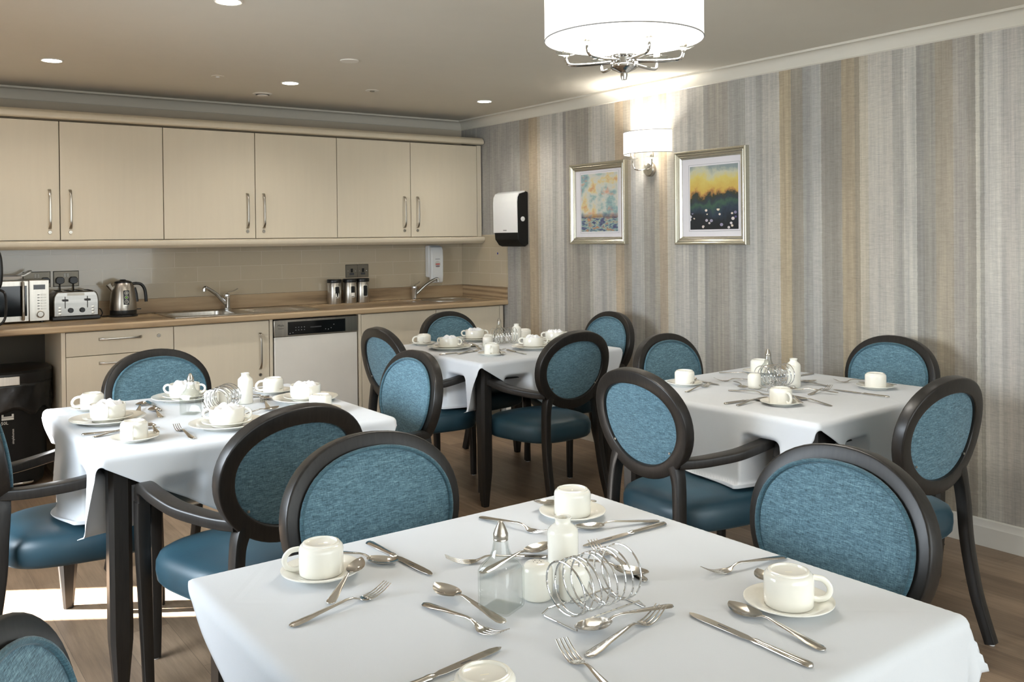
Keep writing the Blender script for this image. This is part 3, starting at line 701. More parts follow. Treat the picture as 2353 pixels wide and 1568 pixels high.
mb = MB(); mb.lathe([(.018, 0), (.018, .003), (.015, .004), (0, .004)], 28); o = mb.build('round_lock', 'white_plastic', t); o.rotation_euler = (PI/2, 0, 0); o.location = (-.052, -.150, .205)
def picture(y0, y1, z0, z1, iy0, iy1, iz0, iz1, art, name, label, fw=.048):
    t = thing(name, label, 'picture', (0, (y0+y1)/2, z0)); cy = (y0+y1)/2
    # moulding: three ridges swept round a rectangle with mitred corners
    prof = [(0, 0), (0, .030), (.004, .034), (.011, .034), (.015, .029), (.018, .027), (.022, .029), (.026, .026), (.031, .022), (.036, .023), (.040, .018), (fw, .014), (fw, 0)]
    rows = []
    for d, h in prof:
        a0, a1, b0, b1 = y0-cy-d*-1, y1-cy-d, 0+d, z1-z0-d
        a0 = (min(y0, y1)-cy)+d; a1 = (max(y0, y1)-cy)-d
        rows.append([(-h-.001, a0, b0), (-h-.001, a1, b0), (-h-.001, a1, b1), (-h-.001, a0, b1)])
    mb = MB(); mb.grid(rows, closed_u=True); mb.build('frame', 'silver_frame', t, angle=20)
    MB().box(-.010, -.002, min(y0, y1)-cy+fw-.004, max(y0, y1)-cy-fw+.004, fw-.004, z1-z0-fw+.004).build('mount', 'mount', t)
    q = .010
    fr = MB(); A0, A1, B0, B1 = min(iy0, iy1)-cy-q, max(iy0, iy1)-cy+q, iz0-z0-q, iz1-z0+q
    fr.tube([(-.0102, A0, B0), (-.0102, A1, B0), (-.0102, A1, B1), (-.0102, A0, B1)], .0012, 4, closed=True, ref=(1, 0, 0)); fr.build('mount_line', 'grey_print', t)
    MB().box(-.0115, -.0095, min(iy0, iy1)-cy, max(iy0, iy1)-cy, iz0-z0, iz1-z0).build('print', art, t)
picture(-1.418, -1.975, 1.333, 1.878, -1.522, -1.888, 1.418, 1.806, 'art_sea', 'framed_picture', 'framed abstract sky and sea print, left of the wall light')
picture(-2.412, -2.955, 1.330, 1.884, -2.522, -2.885, 1.419, 1.790, 'art_hills', 'framed_picture', 'framed print of yellow sky over dark hills, right of the wall light')
# wall light
def candle(parent, pos, tall=.045):
    mb = MB().lathe([(.004, -.012), (.007, -.006), (.012, 0), (.030, .006), (.036, .010), (.035, .012), (.012, .008), (.0, .008)], 14)
    d = mb.build('crystal_dish', 'glass', parent, angle=10); d.location = pos
    c = MB().lathe([(.011, .006), (.012, .010), (.010, .030), (.007, .038), (0, .040)], 16).build('lamp_holder', 'brushed', d)
    b = MB().lathe([(.006, .038), (.013, .055), (.012, .07), (.003, .09), (0, .091)], 14).build('bulb', 'bulb', d)
t = thing('wall_light', 'lit wall light with half-round cream shade between the two pictures', 'light', (0, -2.185, 1.80))
MB().lathe([(.045, 0), (.045, .018), (.038, .026), (0, .028)], 32, (-.001, 0, 0), 'x').build('back_plate', 'brushed', t)
MB().lathe([(.038, .028), (.036, .040), (.020, .050), (0, .052)], 10, (-.001, 0, 0), 'x').build('crystal_disc', 'glass', t, angle=10)
for s_ in (-1, 1):
    P = smooth([(-.045, 0, .0), (-.06, s_*.03, -.004), (-.07, s_*.07, .004), (-.075, s_*.085, .035), (-.075, s_*.085, .055)], 6)
    a = MB().tube(P, .0045, 10, ref=(1, 0, .1)).build('arm', 'chrome', t)
    candle(a, (-.075, s_*.085, .062))
rows = []; rin = []
for z in (.095, .232):
    rows.append([(-.003-.150*math.sin(PI*k/24), .185*math.cos(PI*k/24), z) for k in range(25)])
mb = MB(); mb.grid(rows); mb.build('lamp_shade', 'shade', t, solid=.002)
mb = MB()
for z in (.095, .232): mb.tube([(-.003-.151*math.sin(PI*k/24), .186*math.cos(PI*k/24), z) for k in range(25)], .0022, 6)
mb.build('shade_rim', 'grey_print', t)
# chandelier
CH = (-2.041, -4.145)
t = thing('ceiling_light', 'lit drum-shaded chandelier with chrome arms above the front table', 'light', (CH[0], CH[1], 0))
ZB = 2.01
rows = [[(.25*math.cos(2*PI*k/64), .25*math.sin(2*PI*k/64), z) for k in range(64)] for z in (ZB, 2.26)]
mb = MB(); mb.grid(rows, closed_u=True); sh = mb.build('drum_shade', 'shade', t, solid=.003)
mb = MB()
for z in (ZB, 2.26): mb.tube([(.2515*math.cos(2*PI*k/64), .2515*math.sin(2*PI*k/64), z) for k in range(64)], .0022, 6, closed=True)
mb.build('shade_rim', 'grey_print', t)
MB().lathe([(.0, 2.048), (.247, 2.048), (.247, 2.044), (0, 2.044)], 48).build('diffuser', 'shade_in', t)
MB().lathe([(.0, 1.884), (.009, 1.884), (.011, 1.895), (.011, 1.905), (.036, 1.916), (.044, 1.922), (.044, 1.928), (.034, 1.932), (.034, 1.952), (.043, 1.956), (.043, 1.960), (.01, 1.964), (.006, 1.97), (.006, 2.044)], 32).build('hub', 'chrome', t)
MB().lathe([(.006, 2.05), (.006, 2.31), (.05, 2.315), (.055, CEIL), (0, CEIL)], 20).build('stem', 'chrome', t)
for k in range(6):
    a = math.radians(11+60*k); c_, s_ = math.cos(a), math.sin(a)
    P = smooth([(c_*.03, s_*.03, 1.942), (c_*.10, s_*.10, 1.938), (c_*.155, s_*.155, 1.938), (c_*.178, s_*.178, 1.942), (c_*.186, s_*.186, 1.955), (c_*.186, s_*.186, 1.966)], 6)
    ar = MB().tube(P, .0052, 10, ref=(-s_, c_, .01)).build('arm', 'chrome', t)
    d = MB().lathe([(.004, -.010), (.007, -.004), (.012, 0), (.030, .005), (.037, .010), (.036, .012), (.012, .007), (0, .007)], 10).build('crystal_dish', 'glass', ar, angle=10); d.location = (c_*.186, s_*.186, 1.970)
    MB().lathe([(.011, .008), (.0125, .010), (.010, .030), (.006, .037), (0, .038)], 14).build('lamp_holder', 'brushed', d)
pl = light('chandelier_glow', 'POINT', (CH[0], CH[1], 2.17), 16, WARM, shadow_soft_size=.12)
pl2 = light('chandelier_downlight', 'AREA', (CH[0], CH[1], 2.04), 12, WARM, (0, 0, 0), shape='DISK', size=.44)
light('sconce_up', 'SPOT', (-.085, -2.185, 1.95), 30, WARM, (PI, 0, 0), spot_size=math.radians(140), spot_blend=.9, shadow_soft_size=.07)
light('sconce_down', 'SPOT', (-.085, -2.185, 1.96), 7, WARM, (0, 0, 0), spot_size=math.radians(110), spot_blend=.8, shadow_soft_size=.05)
# downlights and ceiling discs
DL = [(-3.193, -1.04, 'recessed ceiling downlight farthest left, above the microwave'), (-2.823, -2.703, 'recessed ceiling downlight at the top edge of the photo'), (-1.889, -1.038, 'recessed ceiling downlight above the middle wall cupboard'), (-.475, -1.041, 'recessed ceiling downlight near the corner by the striped wall')]
def mk_down():
    t = thing('ceiling_downlight', '', 'light')
    MB().lathe([(.056, -.0005), (.056, -.004), (.052, -.006), (.046, -.004), (.045, -.001)], 32).build('bezel', 'white_gloss', t)
    MB().lathe([(0, -.001), (.045, -.001), (.045, -.005), (0, -.007)], 32).build('lens', 'lamp', t)
    return t
K = Kit(mk_down)
for x, y, ll in DL: K.put((x, y, CEIL), 0, ll, 'recessed ceiling downlights')
HID = [(-4.4, -1.04), (-4.3, -2.7), (-.75, -2.70), (-.6, -4.4), (-3.55, -4.4), (-4.4, -6), (-2.8, -6.1), (-1.0, -6.1), (-2.3,-7.3)]
for x, y in [(a, b) for a, b, _ in DL]+HID:
    e = 23 if y > -1.5 else (9 if y > -3.5 else 4)
    light('downlight_beam', 'SPOT', (x, y, CEIL-.012), e, WARM, (0, 0, 0), spot_size=math.radians(145 if y > -1.5 else 120), spot_blend=.9, shadow_soft_size=.035)
t = thing('ceiling_vent', 'white round air vent in the ceiling above the middle wall cupboards', 'vent', (-1.881, -.551, CEIL))
MB().lathe([(.062, 0), (.062, -.004), (.052, -.008), (.046, -.008), (.046, 0)], 32).build('ring', 'white_gloss', t)
MB().lathe([(0, -.002), (.046, -.002), (.046, -.004), (0, -.004)], 32).build('duct', 'dark', t)
MB().lathe([(0, -.010), (.036, -.010), (.034, -.016), (0, -.018)], 32).build('cap', 'white_gloss', t)
o = MB().lathe([(0, -.010), (.050, -.010), (.050, -.014), (.048, -.016), (0, -.016)], 32).build('ceiling_disc', 'white_gloss'); o.location = (-1.893, -1.859, CEIL+.010); tag(o, 'flat white round cover disc in the middle of the ceiling', 'ceiling disc')
t = thing('ceiling_sprinkler', 'flat round sprinkler plate in the ceiling above the right wall cupboard', 'sprinkler', (-1.338, -1.035, CEIL))
MB().lathe([(0, 0), (.043, 0), (.043, -.002), (0, -.003)], 28).build('plate', 'white_gloss', t); MB().lathe([(.016, -.002), (.014, -.008), (0, -.009)], 16).build('head', 'copper', t)
t = thing('ceiling_sensor', 'faint white round sensor in the ceiling between two downlights', 'sensor', (-2.325, -1.027, CEIL))
MB().lathe([(0, 0), (.036, 0), (.036, -.003), (0, -.004)], 28).build('plate', 'ceiling', t); MB().lathe([(.012, -.003), (.010, -.008), (0, -.010)], 16).build('lens', 'white_plastic', t)
# telephone handset hanging at the left edge of the photo
t = thing('telephone_handset', 'black telephone handset with coiled cord at the left photo edge', 'telephone', (-3.452, -.62, 1.03))
tp = MB().box(-.035, .035, .0, .03, .10, .33).build('body', 'black', t, bevel=.01)
P = smooth([(.03, -.02, .10), (.045, -.03, .13), (.050, -.035, .20), (.045, -.03, .28), (.03, -.02, .32)], 5)
MB().sweep(P, rrect(.03, .04, .01), ref=(0, 1, 0)).build('handset', 'black', t, bevel=.003)
ctr = smooth([(.045, -.03, .10), (.072, -.03, .08), (.078, -.03, .02), (.074, -.03, -.05), (.055, -.03, -.085), (.02, -.03, -.09), (-.01, -.02, -.04), (0, 0, .1)], 14)
coil = []
for i, p in enumerate(ctr[:-1]):
    d = (ctr[i+1]-p)
    for k in range(8):
        a = 2*PI*k/8; q = p+d*(k/8); tt = d.normalized(); n1 = tt.cross(Vector((0, 1, 0))).normalized(); n2 = Vector((0, 1, 0))
        coil.append(q+(n1*math.cos(a)+n2*math.sin(a))*.0055)
MB().tube(coil, .0018, 5, ref=(.2, 1, .3)).build('coiled_cord', 'black', t)
o = MB().box(-.055, .02, .031, .62-.02, -.118, .40)
# narrow post the telephone hangs on, just outside the frame
tag(MB().box(-3.53, -3.475, -.589, -.03, .911, 1.338).build('worktop_divider', 'cabinet'), 'taupe divider panel standing on the worktop, at the left edge', 'panel')

# ------------------------------------------------------------------ chairs
def bx(z): return -(z-.75)*math.tan(math.radians(10))
def ring_pt(a, A=.217, Bv=.170, off=0):
    zc = .721; ca, sa = math.cos(a), math.sin(a)
    wdt = A*math.copysign(abs(ca)**.93, ca)*(.985+.075*sa); z = zc+Bv*math.copysign(abs(sa)**.96, sa)
    return Vector((bx(z)+.022*(wdt/.242)**2+off, wdt, z))
def mk_chair():
    t = thing('dining_armchair', '', 'chair')
    N = 56
    # back frame
    rows = []
    for k in range(N):
        a = 2*PI*k/N
        c = ring_pt(a); tn = (ring_pt(a+.01)-ring_pt(a-.01)).normalized(); f = Vector((1, 0, math.tan(math.radians(-10))*-1*-1)).normalized()
        f = Vector((math.cos(math.radians(10)), 0, math.sin(math.radians(10))))
        r = tn.cross(f).normalized(); f2 = r.cross(tn).normalized()
        rows.append([c+r*u+f2*v for u, v in rrect(.050, .041, .0055, 3)])
    mb = MB(); mb.grid(rows, closed_u=True, closed_v=True); mb.build('back_frame', 'wood', t)
    # back upholstery
    rows = []
    for i in range(13):
        q = i/12
        rows.append([ring_pt(2*PI*k/N, .209*max(q, .001), .162*max(q, .001), .0250+.011*(1-q**3)) for k in range(N)])
    mb = MB(); b = mb.grid(rows, closed_u=True)
    back = [[ring_pt(2*PI*k/N, .196*max(q, .001), .149*max(q, .001), -.006-.003*(1-q*q)) for k in range(N)] for q in (1, .7, .4, 0)]
    mb.grid(back, closed_u=True); pad = mb.build('back_pad', 'fabric', t)
    MB().tube([ring_pt(2*PI*k/N, .2080, .1610, .0285) for k in range(N)], .0055, 8, closed=True, ref=(1, 0, 0)).build('piping', 'piping', pad)
    for s_ in (-1, 1):
        o = MB().lathe([(0, 0), (.0045, 0), (.004, .0025), (0, .0035)], 12, (0, 0, 0), 'x').build('bolt', 'brushed', t); o.location = ring_pt(-.62 if s_ > 0 else PI+.62, .187, .140, -.014)
    # seat
    def plan(a, k):
        c_, s_ = math.cos(a), math.sin(a); e = .62
        x = math.copysign(abs(c_)**e, c_); y = math.copysign(abs(s_)**e, s_)
        wd = .232+.022*x
        return (.262+x*.235*k+(.012*(1-y*y) if x > 0 else 0)*k, y*wd*k)
    lv = [(.001, .476), (.4, .474), (.7, .468), (.88, .458), (.96, .446), (1.0, .424), (1.004, .398), (.99, .372), (.95, .360), (.9, .357), (.001, .357)]
    rows = [[(*plan(2*PI*j/88, k), z) for j in range(88)] for k, z in lv]
    mb = MB(); mb.grid(rows, closed_u=True); mb.build('seat', 'seat', t, angle=60)
    # legs
    for s_ in (-1, 1):
        P = smooth([(.037, s_*.148, .592), (.036, s_*.165, .545), (.030, s_*.175, .46), (.022, s_*.180, .33), (-.006, s_*.186, .16), (-.052, s_*.192, .004)], 5)
        n = len(P); l = MB().sweep(P, rrect(.036, .040, .005, 2), ref=(1, 0, 0), scales=[(1.25-.3*min(1, i/6)-.1*i/n, 1.1-.2*i/n) for i in range(n)]).build('leg', 'wood', t)
        MB().lathe([(.010, 0), (.010, .005)], 12, (-.052, s_*.192, 0)).build('glide', 'white_plastic', l)
        P = [(.468, s_*.243, .60), (.470, s_*.242, .50), (.470, s_*.238, .36), (.472, s_*.232, .18), (.470, s_*.228, .005)]
        P = smooth(P, 4); n = len(P)
        l = MB().sweep(P, rrect(.036, .040, .006, 2), ref=(0, 1, 0), scales=[1-.32*max(0, (i/n-.35))/.65 for i in range(n)]).build('leg', 'wood', t)
        MB().lathe([(.010, 0), (.010, .006)], 12, (.470, s_*.228, 0)).build('glide', 'white_plastic', l)
        P = smooth([(.034, s_*.168, .603), (.060, s_*.178, .603), (.095, s_*.190, .604), (.15, s_*.210, .609), (.24, s_*.240, .621), (.34, s_*.254, .641), (.41, s_*.251, .650), (.450, s_*.247, .643), (.467, s_*.243, .618), (.469, s_*.241, .585)], 5)
        n = len(P); MB().sweep(P, rrect(.034, .044, .007, 3), ref=(0, 1, 0), scales=[(1, .85+.35*math.sin(PI*min(1, i/n*1.15))) for i in range(n)]).build('arm', 'wood', t)
    return t
CHAIRS = [
 (-2.990, -2.202, -78, 'teal dining armchair between the left table and the drawer unit, front facing us'),
 (-3.024, -3.826, 100, 'teal armchair tucked under the left table, its dark back toward us'),
 (-2.156, -2.971, 179, 'bright teal armchair on the right side of the left table'),
 (-3.705, -2.905, -2, 'teal armchair at the left photo edge, seat and arms under the left table'),
 (-1.776, -1.967, 0, 'teal armchair on the left side of the far middle table, seen from behind'),
 (-.982, -1.343, -80, 'teal armchair behind the far middle table, against the base cupboards'),
 (-.238, -2.057, 175, 'teal armchair right of the far middle table, against the striped wall'),
 (-1.122, -2.782, 94, 'teal armchair at the near side of the far middle table, dark back toward us'),
 (-1.789, -3.930, -3, 'teal armchair left of the right-hand table, its lit back toward us'),
 (-.906, -3.195, -84, 'teal armchair on the far side of the right-hand table'),
 (-.204, -3.938, 174, 'teal armchair right of the right-hand table, under the striped wallpaper'),
 (-1.154, -4.702, 90, 'teal armchair at the near right of the right-hand table, standing by the skirting'),
 (-3.040, -4.317, -85, 'large teal armchair behind the front table, left of centre'),
 (-2.290, -5.098, 175, 'large teal armchair at the right side of the front table'),
 (-3.915, -5.050, -24, 'teal armchair cut off by the bottom left corner of the photo'),
]
K = Kit(mk_chair)
for x, y, r, ll in CHAIRS: K.put((x, y, 0), math.radians(r), ll, 'teal oval-backed dining armchairs')

# ------------------------------------------------------------------ tables and cloths
def mk_table():
    t = thing('dining_table', '', 'table')
    MB().box(-.473, .473, -.473, .473, .722, .746).build('tabletop', 'wood', t, bevel=.003)
    MB().box(-.415, .415, -.44, -.42, .645, .722).build('apron', 'wood', t); MB().box(-.415, .415, .42, .44, .645, .722).build('apron', 'wood', t)
    MB().box(-.44, -.42, -.415, .415, .645, .722).build('apron', 'wood', t); MB().box(.42, .44, -.415, .415, .645, .722).build('apron', 'wood', t)
    for sx_ in (-1, 1):
        for sy_ in (-1, 1):
            q = .033; c = .013
            oct_ = [(q, q-c), (q-c, q), (-q+c, q), (-q, q-c), (-q, -q+c), (-q+c, -q), (q-c, -q), (q, -q+c)]
            rows = [[(sx_*.425+x*k, sy_*.425+y*k, z) for x, y in oct_] for k, z in ((1, .72), (1, .22), (.98, .18), (.55, .008), (.50, .0))]
            mb = MB(); b = mb.grid(rows, closed_u=True); mb.f.append(tuple(b+4*8+k for k in range(8))); mb.build('leg', 'wood', t)
    return t
TB = {'D': (-3.045, -5.030, 1, -24), 'A': (-2.975, -2.935, 0, -29), 'B': (-1.005, -1.975, 1, -30), 'C': (-.975, -3.912, 3, -31)}
TN = {'D': 'front', 'A': 'left', 'B': 'far middle', 'C': 'right-hand'}
TL = {'D': 'dark wooden table in the foreground under a white cloth', 'A': 'dark wooden table at the left, its octagonal leg showing at the lifted cloth', 'B': 'dark wooden table nearest the room corner, under a white cloth', 'C': 'dark wooden table beside the striped wall, under a white cloth'}
CLL = {'D': 'white tablecloth on the foreground table, corner hanging at lower right', 'A': 'white tablecloth on the left table, lifted over the near leg', 'B': 'white tablecloth on the far middle table', 'C': 'white tablecloth on the table by the striped wall'}
def cloth(seed, rot, off=0, seat=True, psouth=.165):
    h = .476; s_ = 1.372; N = 200; rr_ = .019; top = .7505; cr, sr = math.cos(rot), math.sin(rot)
    rnd = random.Random(seed); ph = [rnd.uniform(0, 6.28) for _ in range(8)]
    verts = []
    for i in range(N+1):
        row = []
        for j in range(N+1):
            u, v = -s_/2+s_*i/N, -s_/2+s_*j/N
            X, Y = u*cr-v*sr+off, u*sr+v*cr
            dx, dy = max(abs(X)-h, 0), max(abs(Y)-h, 0); d = math.hypot(dx, dy)
            if d < 1e-9:
                e = min(h-abs(X), h-abs(Y))
                z = top+.0006*math.sin(X*9+ph[0])*math.sin(Y*8+ph[1])*min(1, e/.05)
                row.append((X, Y, z)); continue
            nx, ny = math.copysign(dx, X)/d, math.copysign(dy, Y)/d
            bxx, byy = max(-h, min(h, X)), max(-h, min(h, Y))
            c = min(dx, dy)/max(dx, dy); th = min(d/rr_, PI/2)
            out = rr_*math.sin(th); dn = rr_*(1-math.cos(th)); rest = max(0, d-rr_*PI/2)
            side = 0 if dx >= dy else 1; tcoord = byy if side == 0 else bxx; sg = (1 if X > 0 else -1) if side == 0 else (1 if Y > 0 else -1)
            ec = max(0, 1-(h-abs(tcoord))/.16)           # near a table corner
            flare = .03+.28*c+.05*ec
            wv = (.022*math.sin(tcoord*11+ph[2+side]+sg)+.010*math.sin(tcoord*23+ph[4+side]))*min(1, rest/.2)
            if seat and rest > .235:
                k_ = max(0, min(1, (.40-abs(tcoord))/.05)); fl = rest-.235
                d1 = dn+.235*math.cos(flare)+fl*math.cos(flare)*(1-k_); d2 = max(top-.484-.010*math.sin(fl*40+tcoord*9)*min(1, fl*15)*.6, 0)
                dn = d1*(1-k_)+d2*k_; out += .235*math.sin(flare)+fl*(1-k_)*math.sin(flare)+k_*(.03*(1-math.exp(-fl/.03)))+wv
                z = top-dn
            else:
                dn += rest*math.cos(flare); out += rest*math.sin(flare)+wv; z = top-dn
            if seat:      # the armrests and seat of a pushed-in chair press the cloth inward
                e1 = max(0, min(1, 1.6-abs(abs(tcoord)-.262)/.055)); e1 = e1*e1*(3-2*e1)
                e2 = max(0, min(1, (.68-z)/.06)); e2 = e2*e2*(3-2*e2)
                out -= (.165 if side == 0 else psouth)*e1*e2
            row.append((bxx+nx*out, byy+ny*out, z))
        verts.append(row)
    mb = MB(); mb.grid(verts); return mb
K = Kit(mk_table)
for i, k in enumerate(TB):
    x, y, r, cr_ = TB[k]
    K.put((x, y, 0), math.radians(r), TL[k], 'square dark dining tables')
    o = cloth(i*13+5, math.radians(cr_), .05 if k == 'D' else 0, k != 'D', .04 if k == 'A' else .165).build('tablecloth', 'cloth', solid=.0012, angle=80)
    o.location = (x, y, 0); o.rotation_euler = (0, 0, math.radians(r)); tag(o, CLL[k], 'tablecloth', 'white tablecloths')

# ------------------------------------------------------------------ tableware
ZT = .7515
def cup_mesh(t, inv=True):
    # modelled upside down: rim on the saucer, foot ring on top
    H = .058
    pr = [(.0365, 0), (.0405, 0), (.0415, .004), (.0415, .044), (.0405, .050), (.0375, .0535), (.0350, .0545), (.0345, .057), (.0325, H), (.0300, H), (.0290, .0545), (.026, .0535), (0, .0532)]
    inner = [(.0365, .0), (.0375, .004), (.0375, .042), (.034, .047), (0, .049)]
    mb = MB().lathe(pr[::-1]+inner[1:] if False else pr, 44); mb.lathe(inner, 36)
    b = mb.build('cup_body', 'porcelain', t, angle=50)
    P = smooth([(.040, 0, .046), (.056, 0, .043), (.066, 0, .033), (.068, 0, .022), (.062, 0, .012), (.050, 0, .008), (.040, 0, .010)], 5)
    MB().sweep(P, rrect(.010, .007, .003), ref=(0, 1, 0)).build('handle', 'porcelain', t, angle=60)
    MB().box(-.006, .006, -.0014, .0014, .0531, .0534).build('base_stamp', 'stamp', t)
def mk_cup():
    t = thing('teacup', '', 'cup'); cup_mesh(t); return t
def mk_saucer():
    o = MB().lathe([(0, .003), (.022, .003), (.026, .001), (.046, 0), (.048, .003), (.070, .0105), (.075, .0125), (.0752, .0145), (.073, .0150), (.050, .0075), (.044, .0052), (0, .0052)], 52).build('saucer', 'porcelain', angle=40)
    return tag(o, '', 'saucer')
def mk_plate():
    R = .125
    o = MB().lathe([(0, .003), (.06, .003), (.075, 0), (.080, .0), (.083, .004), (.115, .013), (R, .0165), (R+.0004, .019), (R-.003, .0195), (.088, .010), (.080, .0065), (0, .0065)], 60).build('dinner_plate', 'porcelain', angle=40)
    return tag(o, '', 'plate')
def mk_side():
    o = MB().lathe([(0, .003), (.04, .003), (.047, 0), (.051, .0), (.053, .004), (.074, .011), (.083, .0145), (.0834, .0168), (.081, .0172), (.055, .0085), (.05, .006), (0, .006)], 52).build('side_plate', 'porcelain', angle=40)
    return tag(o, '', 'plate')
def mk_bowl():
    t = thing('soup_bowl', '', 'bowl')
    MB().lathe([(0, .003), (.044, .003), (.046, 0), (.050, 0), (.0545, .003), (.0575, .010), (.0580, .018), (.0585, .051), (.0575, .0525), (.0560, .051), (.0555, .018), (.052, .010), (.03, .007), (0, .007)], 44).build('bowl_body', 'porcelain', t, angle=50)
    for s_ in (-1, 1):
        P = smooth([(s_*.055, 0, .045), (s_*.068, 0, .047), (s_*.079, 0, .040), (s_*.080, 0, .028), (s_*.071, 0, .018), (s_*.056, 0, .017)], 5)
        MB().sweep(P, rrect(.009, .006, .0025), ref=(0, 1, 0)).build('handle', 'porcelain', t, angle=60)
    return t
NAPV = []
def mk_napkin_mesh(seed):
    rnd = random.Random(seed); rows = []; ph = [rnd.uniform(0, 6.28) for _ in range(6)]
    for i in range(13):
        q = i/12; row = []
        for k in range(40):
            a = 2*PI*k/40
            r = .0515*q*(1+.05*math.sin(3*a+ph[0]))
            z = .060*(1)-.020*q**2.4+.0075*math.sin(2*a+ph[1]+q*5)*q+.0055*math.sin(5*a+ph[2]-q*7)*min(1, q*2)+.0018*math.sin(9*a+ph[3])*q
            if q > .85: z -= (q-.85)*.05
            row.append((r*math.cos(a), r*math.sin(a), z))
        rows.append(row)
    rows.append([(p[0]*.96, p[1]*.96, .030) for p in rows[-1]])
    mb = MB(); mb.grid(rows, closed_u=True); return mb
def ribbon(st, m=7, rnd=.0):
    """st: (x, halfwidth, z, concavity, thickness); top and bottom surfaces joined"""
    rows = []
    for x, hw, z, cc, th in st:
        top = []; bot = []
        for j in range(m):
            u = -1+2*j/(m-1); dz = cc*(u*u-1)+ (0)
            edge = (1-u*u)**.5 if abs(u) < 1 else 0
            top.append((x, u*hw, z+cc+dz*1.0+th*edge*.5)); bot.append((x, u*hw, z+cc+dz-th*edge*.5-.0002))
        rows.append(top+bot[::-1])
    mb = MB(); b = mb.grid(rows, closed_u=True); n = len(rows[0])
    mb.f.append(tuple(b+k for k in range(n))[::-1]); mb.f.append(tuple(b+(len(rows)-1)*n+k for k in range(n)))
    return mb
def handle_st(L):
    return [(0, .002, .0035, 0, .002), (.003, .007, .0036, 0, .0028), (.010, .0098, .004, 0, .0032), (.030, .0094, .0055, 0, .003), (.055, .0072, .008, 0, .0028), (L*.48, .0045, .0115, 0, .0032), (L*.56, .0032, .0128, 0, .0036), (L*.62, .0030, .0118, 0, .0036)]
def mk_fork():
    t = thing('fork', '', 'fork'); L = .205
    st = handle_st(L)+[(L*.665, .0036, .0085, 0, .003), (L*.70, .0075, .0052, 0, .0022), (L*.735, .0115, .0035, .0006, .0018), (L*.78, .0125, .0030, .0008, .0018)]
    ribbon(st).build('handle', 'steel', t, angle=60)
    mb = MB()
    for q in (-.0102, -.0034, .0034, .0102):
        P = smooth([(L*.765, q, .0034), (L*.84, q, .0050), (L*.92, q*.98, .0100), (L, q*.93, .0180)], 4); n = len(P)
        mb.sweep(P, rrect(.0042, .0020, .0008, 1), scales=[(1-.55*i/n, 1-.35*i/n) for i in range(n)])
    mb.build('tines', 'steel', t, angle=60)
    return t
def mk_spoon(L=.200, k=1.0, nm='spoon'):
    t = thing(nm, '', 'spoon'); st = [(a*L/.205, b*(.9 if k < 1 else 1), c, d, e) for a, b, c, d, e in handle_st(.205)]
    b0 = L*.68; BL = L-b0
    ribbon(st+[(b0, .0036, .0075, 0, .003)]).build('handle', 'steel', t, angle=60)
    bs = []
    for i in range(15):
        q = i/14; w_ = .0215*k*(math.sin(PI*min(1, q*.95+.05)))**.56 if q < 1 else .001
        w_ *= 1.04-.10*q
        z = .0055+.0035*(2*q-1)**2+(.002*q)
        dep = .0075*k*math.sin(PI*q)**.6 if 0 < q < 1 else 0
        bs.append((b0-.004+(BL+.004)*q, max(w_, .0035 if q < .5 else .002), z-dep*.55, dep*.75, .0015))
    ribbon(bs, 11).build('spoon_bowl', 'steel', t, angle=60)
    return t
def mk_knife():
    t = thing('knife', '', 'knife'); L = .240; h = .43*L
    st = [(0, .003, .004, 0, .005), (.003, .0075, .0042, 0, .0075), (.012, .0088, .0045, 0, .008), (.05, .0080, .0045, 0, .0075), (h-.012, .0056, .0042, 0, .0075), (h-.006, .0066, .0042, 0, .0085), (h, .0062, .0042, 0, .008), (h+.006, .0052, .0042, 0, .005)]
    ribbon(st).build('handle', 'steel', t, angle=60)
    pts = [(h+.004, .0045), (h+.012, .0055), (h+.02, .0075), (L-.04, .0095), (L-.018, .0090), (L-.006, .0060), (L, .001)]
    poly = [(x, y) for x, y in pts]+[(L-.006, -.0035), (L-.02, -.0060), (L-.05, -.0072), (h+.02, -.0072), (h+.012, -.0055), (h+.004, -.0045)]
    bl = MB().ext(poly, .0035, .0050, 'z').build('blade', 'steel', t, bevel=.0005)
    MB().box(h+.055, h+.075, -.0012, .0012, .0049, .0052).build('blade_mark', 'darkprint', bl)
    return t
def mk_teaspoon(): return mk_spoon(.148, .76, 'teaspoon')
def mk_vase():
    o = MB().lathe([(0, 0), (.0265, 0), (.0285, .003), (.0285, .088), (.027, .095), (.020, .102), (.0150, .106), (.0145, .112), (.0165, .1165), (.0155, .1175), (.0125, .1165), (.0115, .110), (.0118, .09), (0, .09)], 40).build('bud_vase', 'porcelain', angle=50)
    return tag(o, '', 'vase')
def mk_shaker():
    t = thing('salt_shaker', '', 'shaker')
    MB().lathe([(0, 0), (.023, 0), (.0265, .002), (.0275, .006), (.0275, .048), (.026, .055), (.021, .061), (.012, .0635), (0, .064)], 36).build('pot', 'porcelain', t, angle=50)
    for k in range(5): MB().lathe([(.0011, .0), (.0011, .0004), (0, .0004)], 8, (.007*math.cos(2*PI*k/5), .007*math.sin(2*PI*k/5), .0637)).build('pour_hole', 'darkprint', t)
    return t
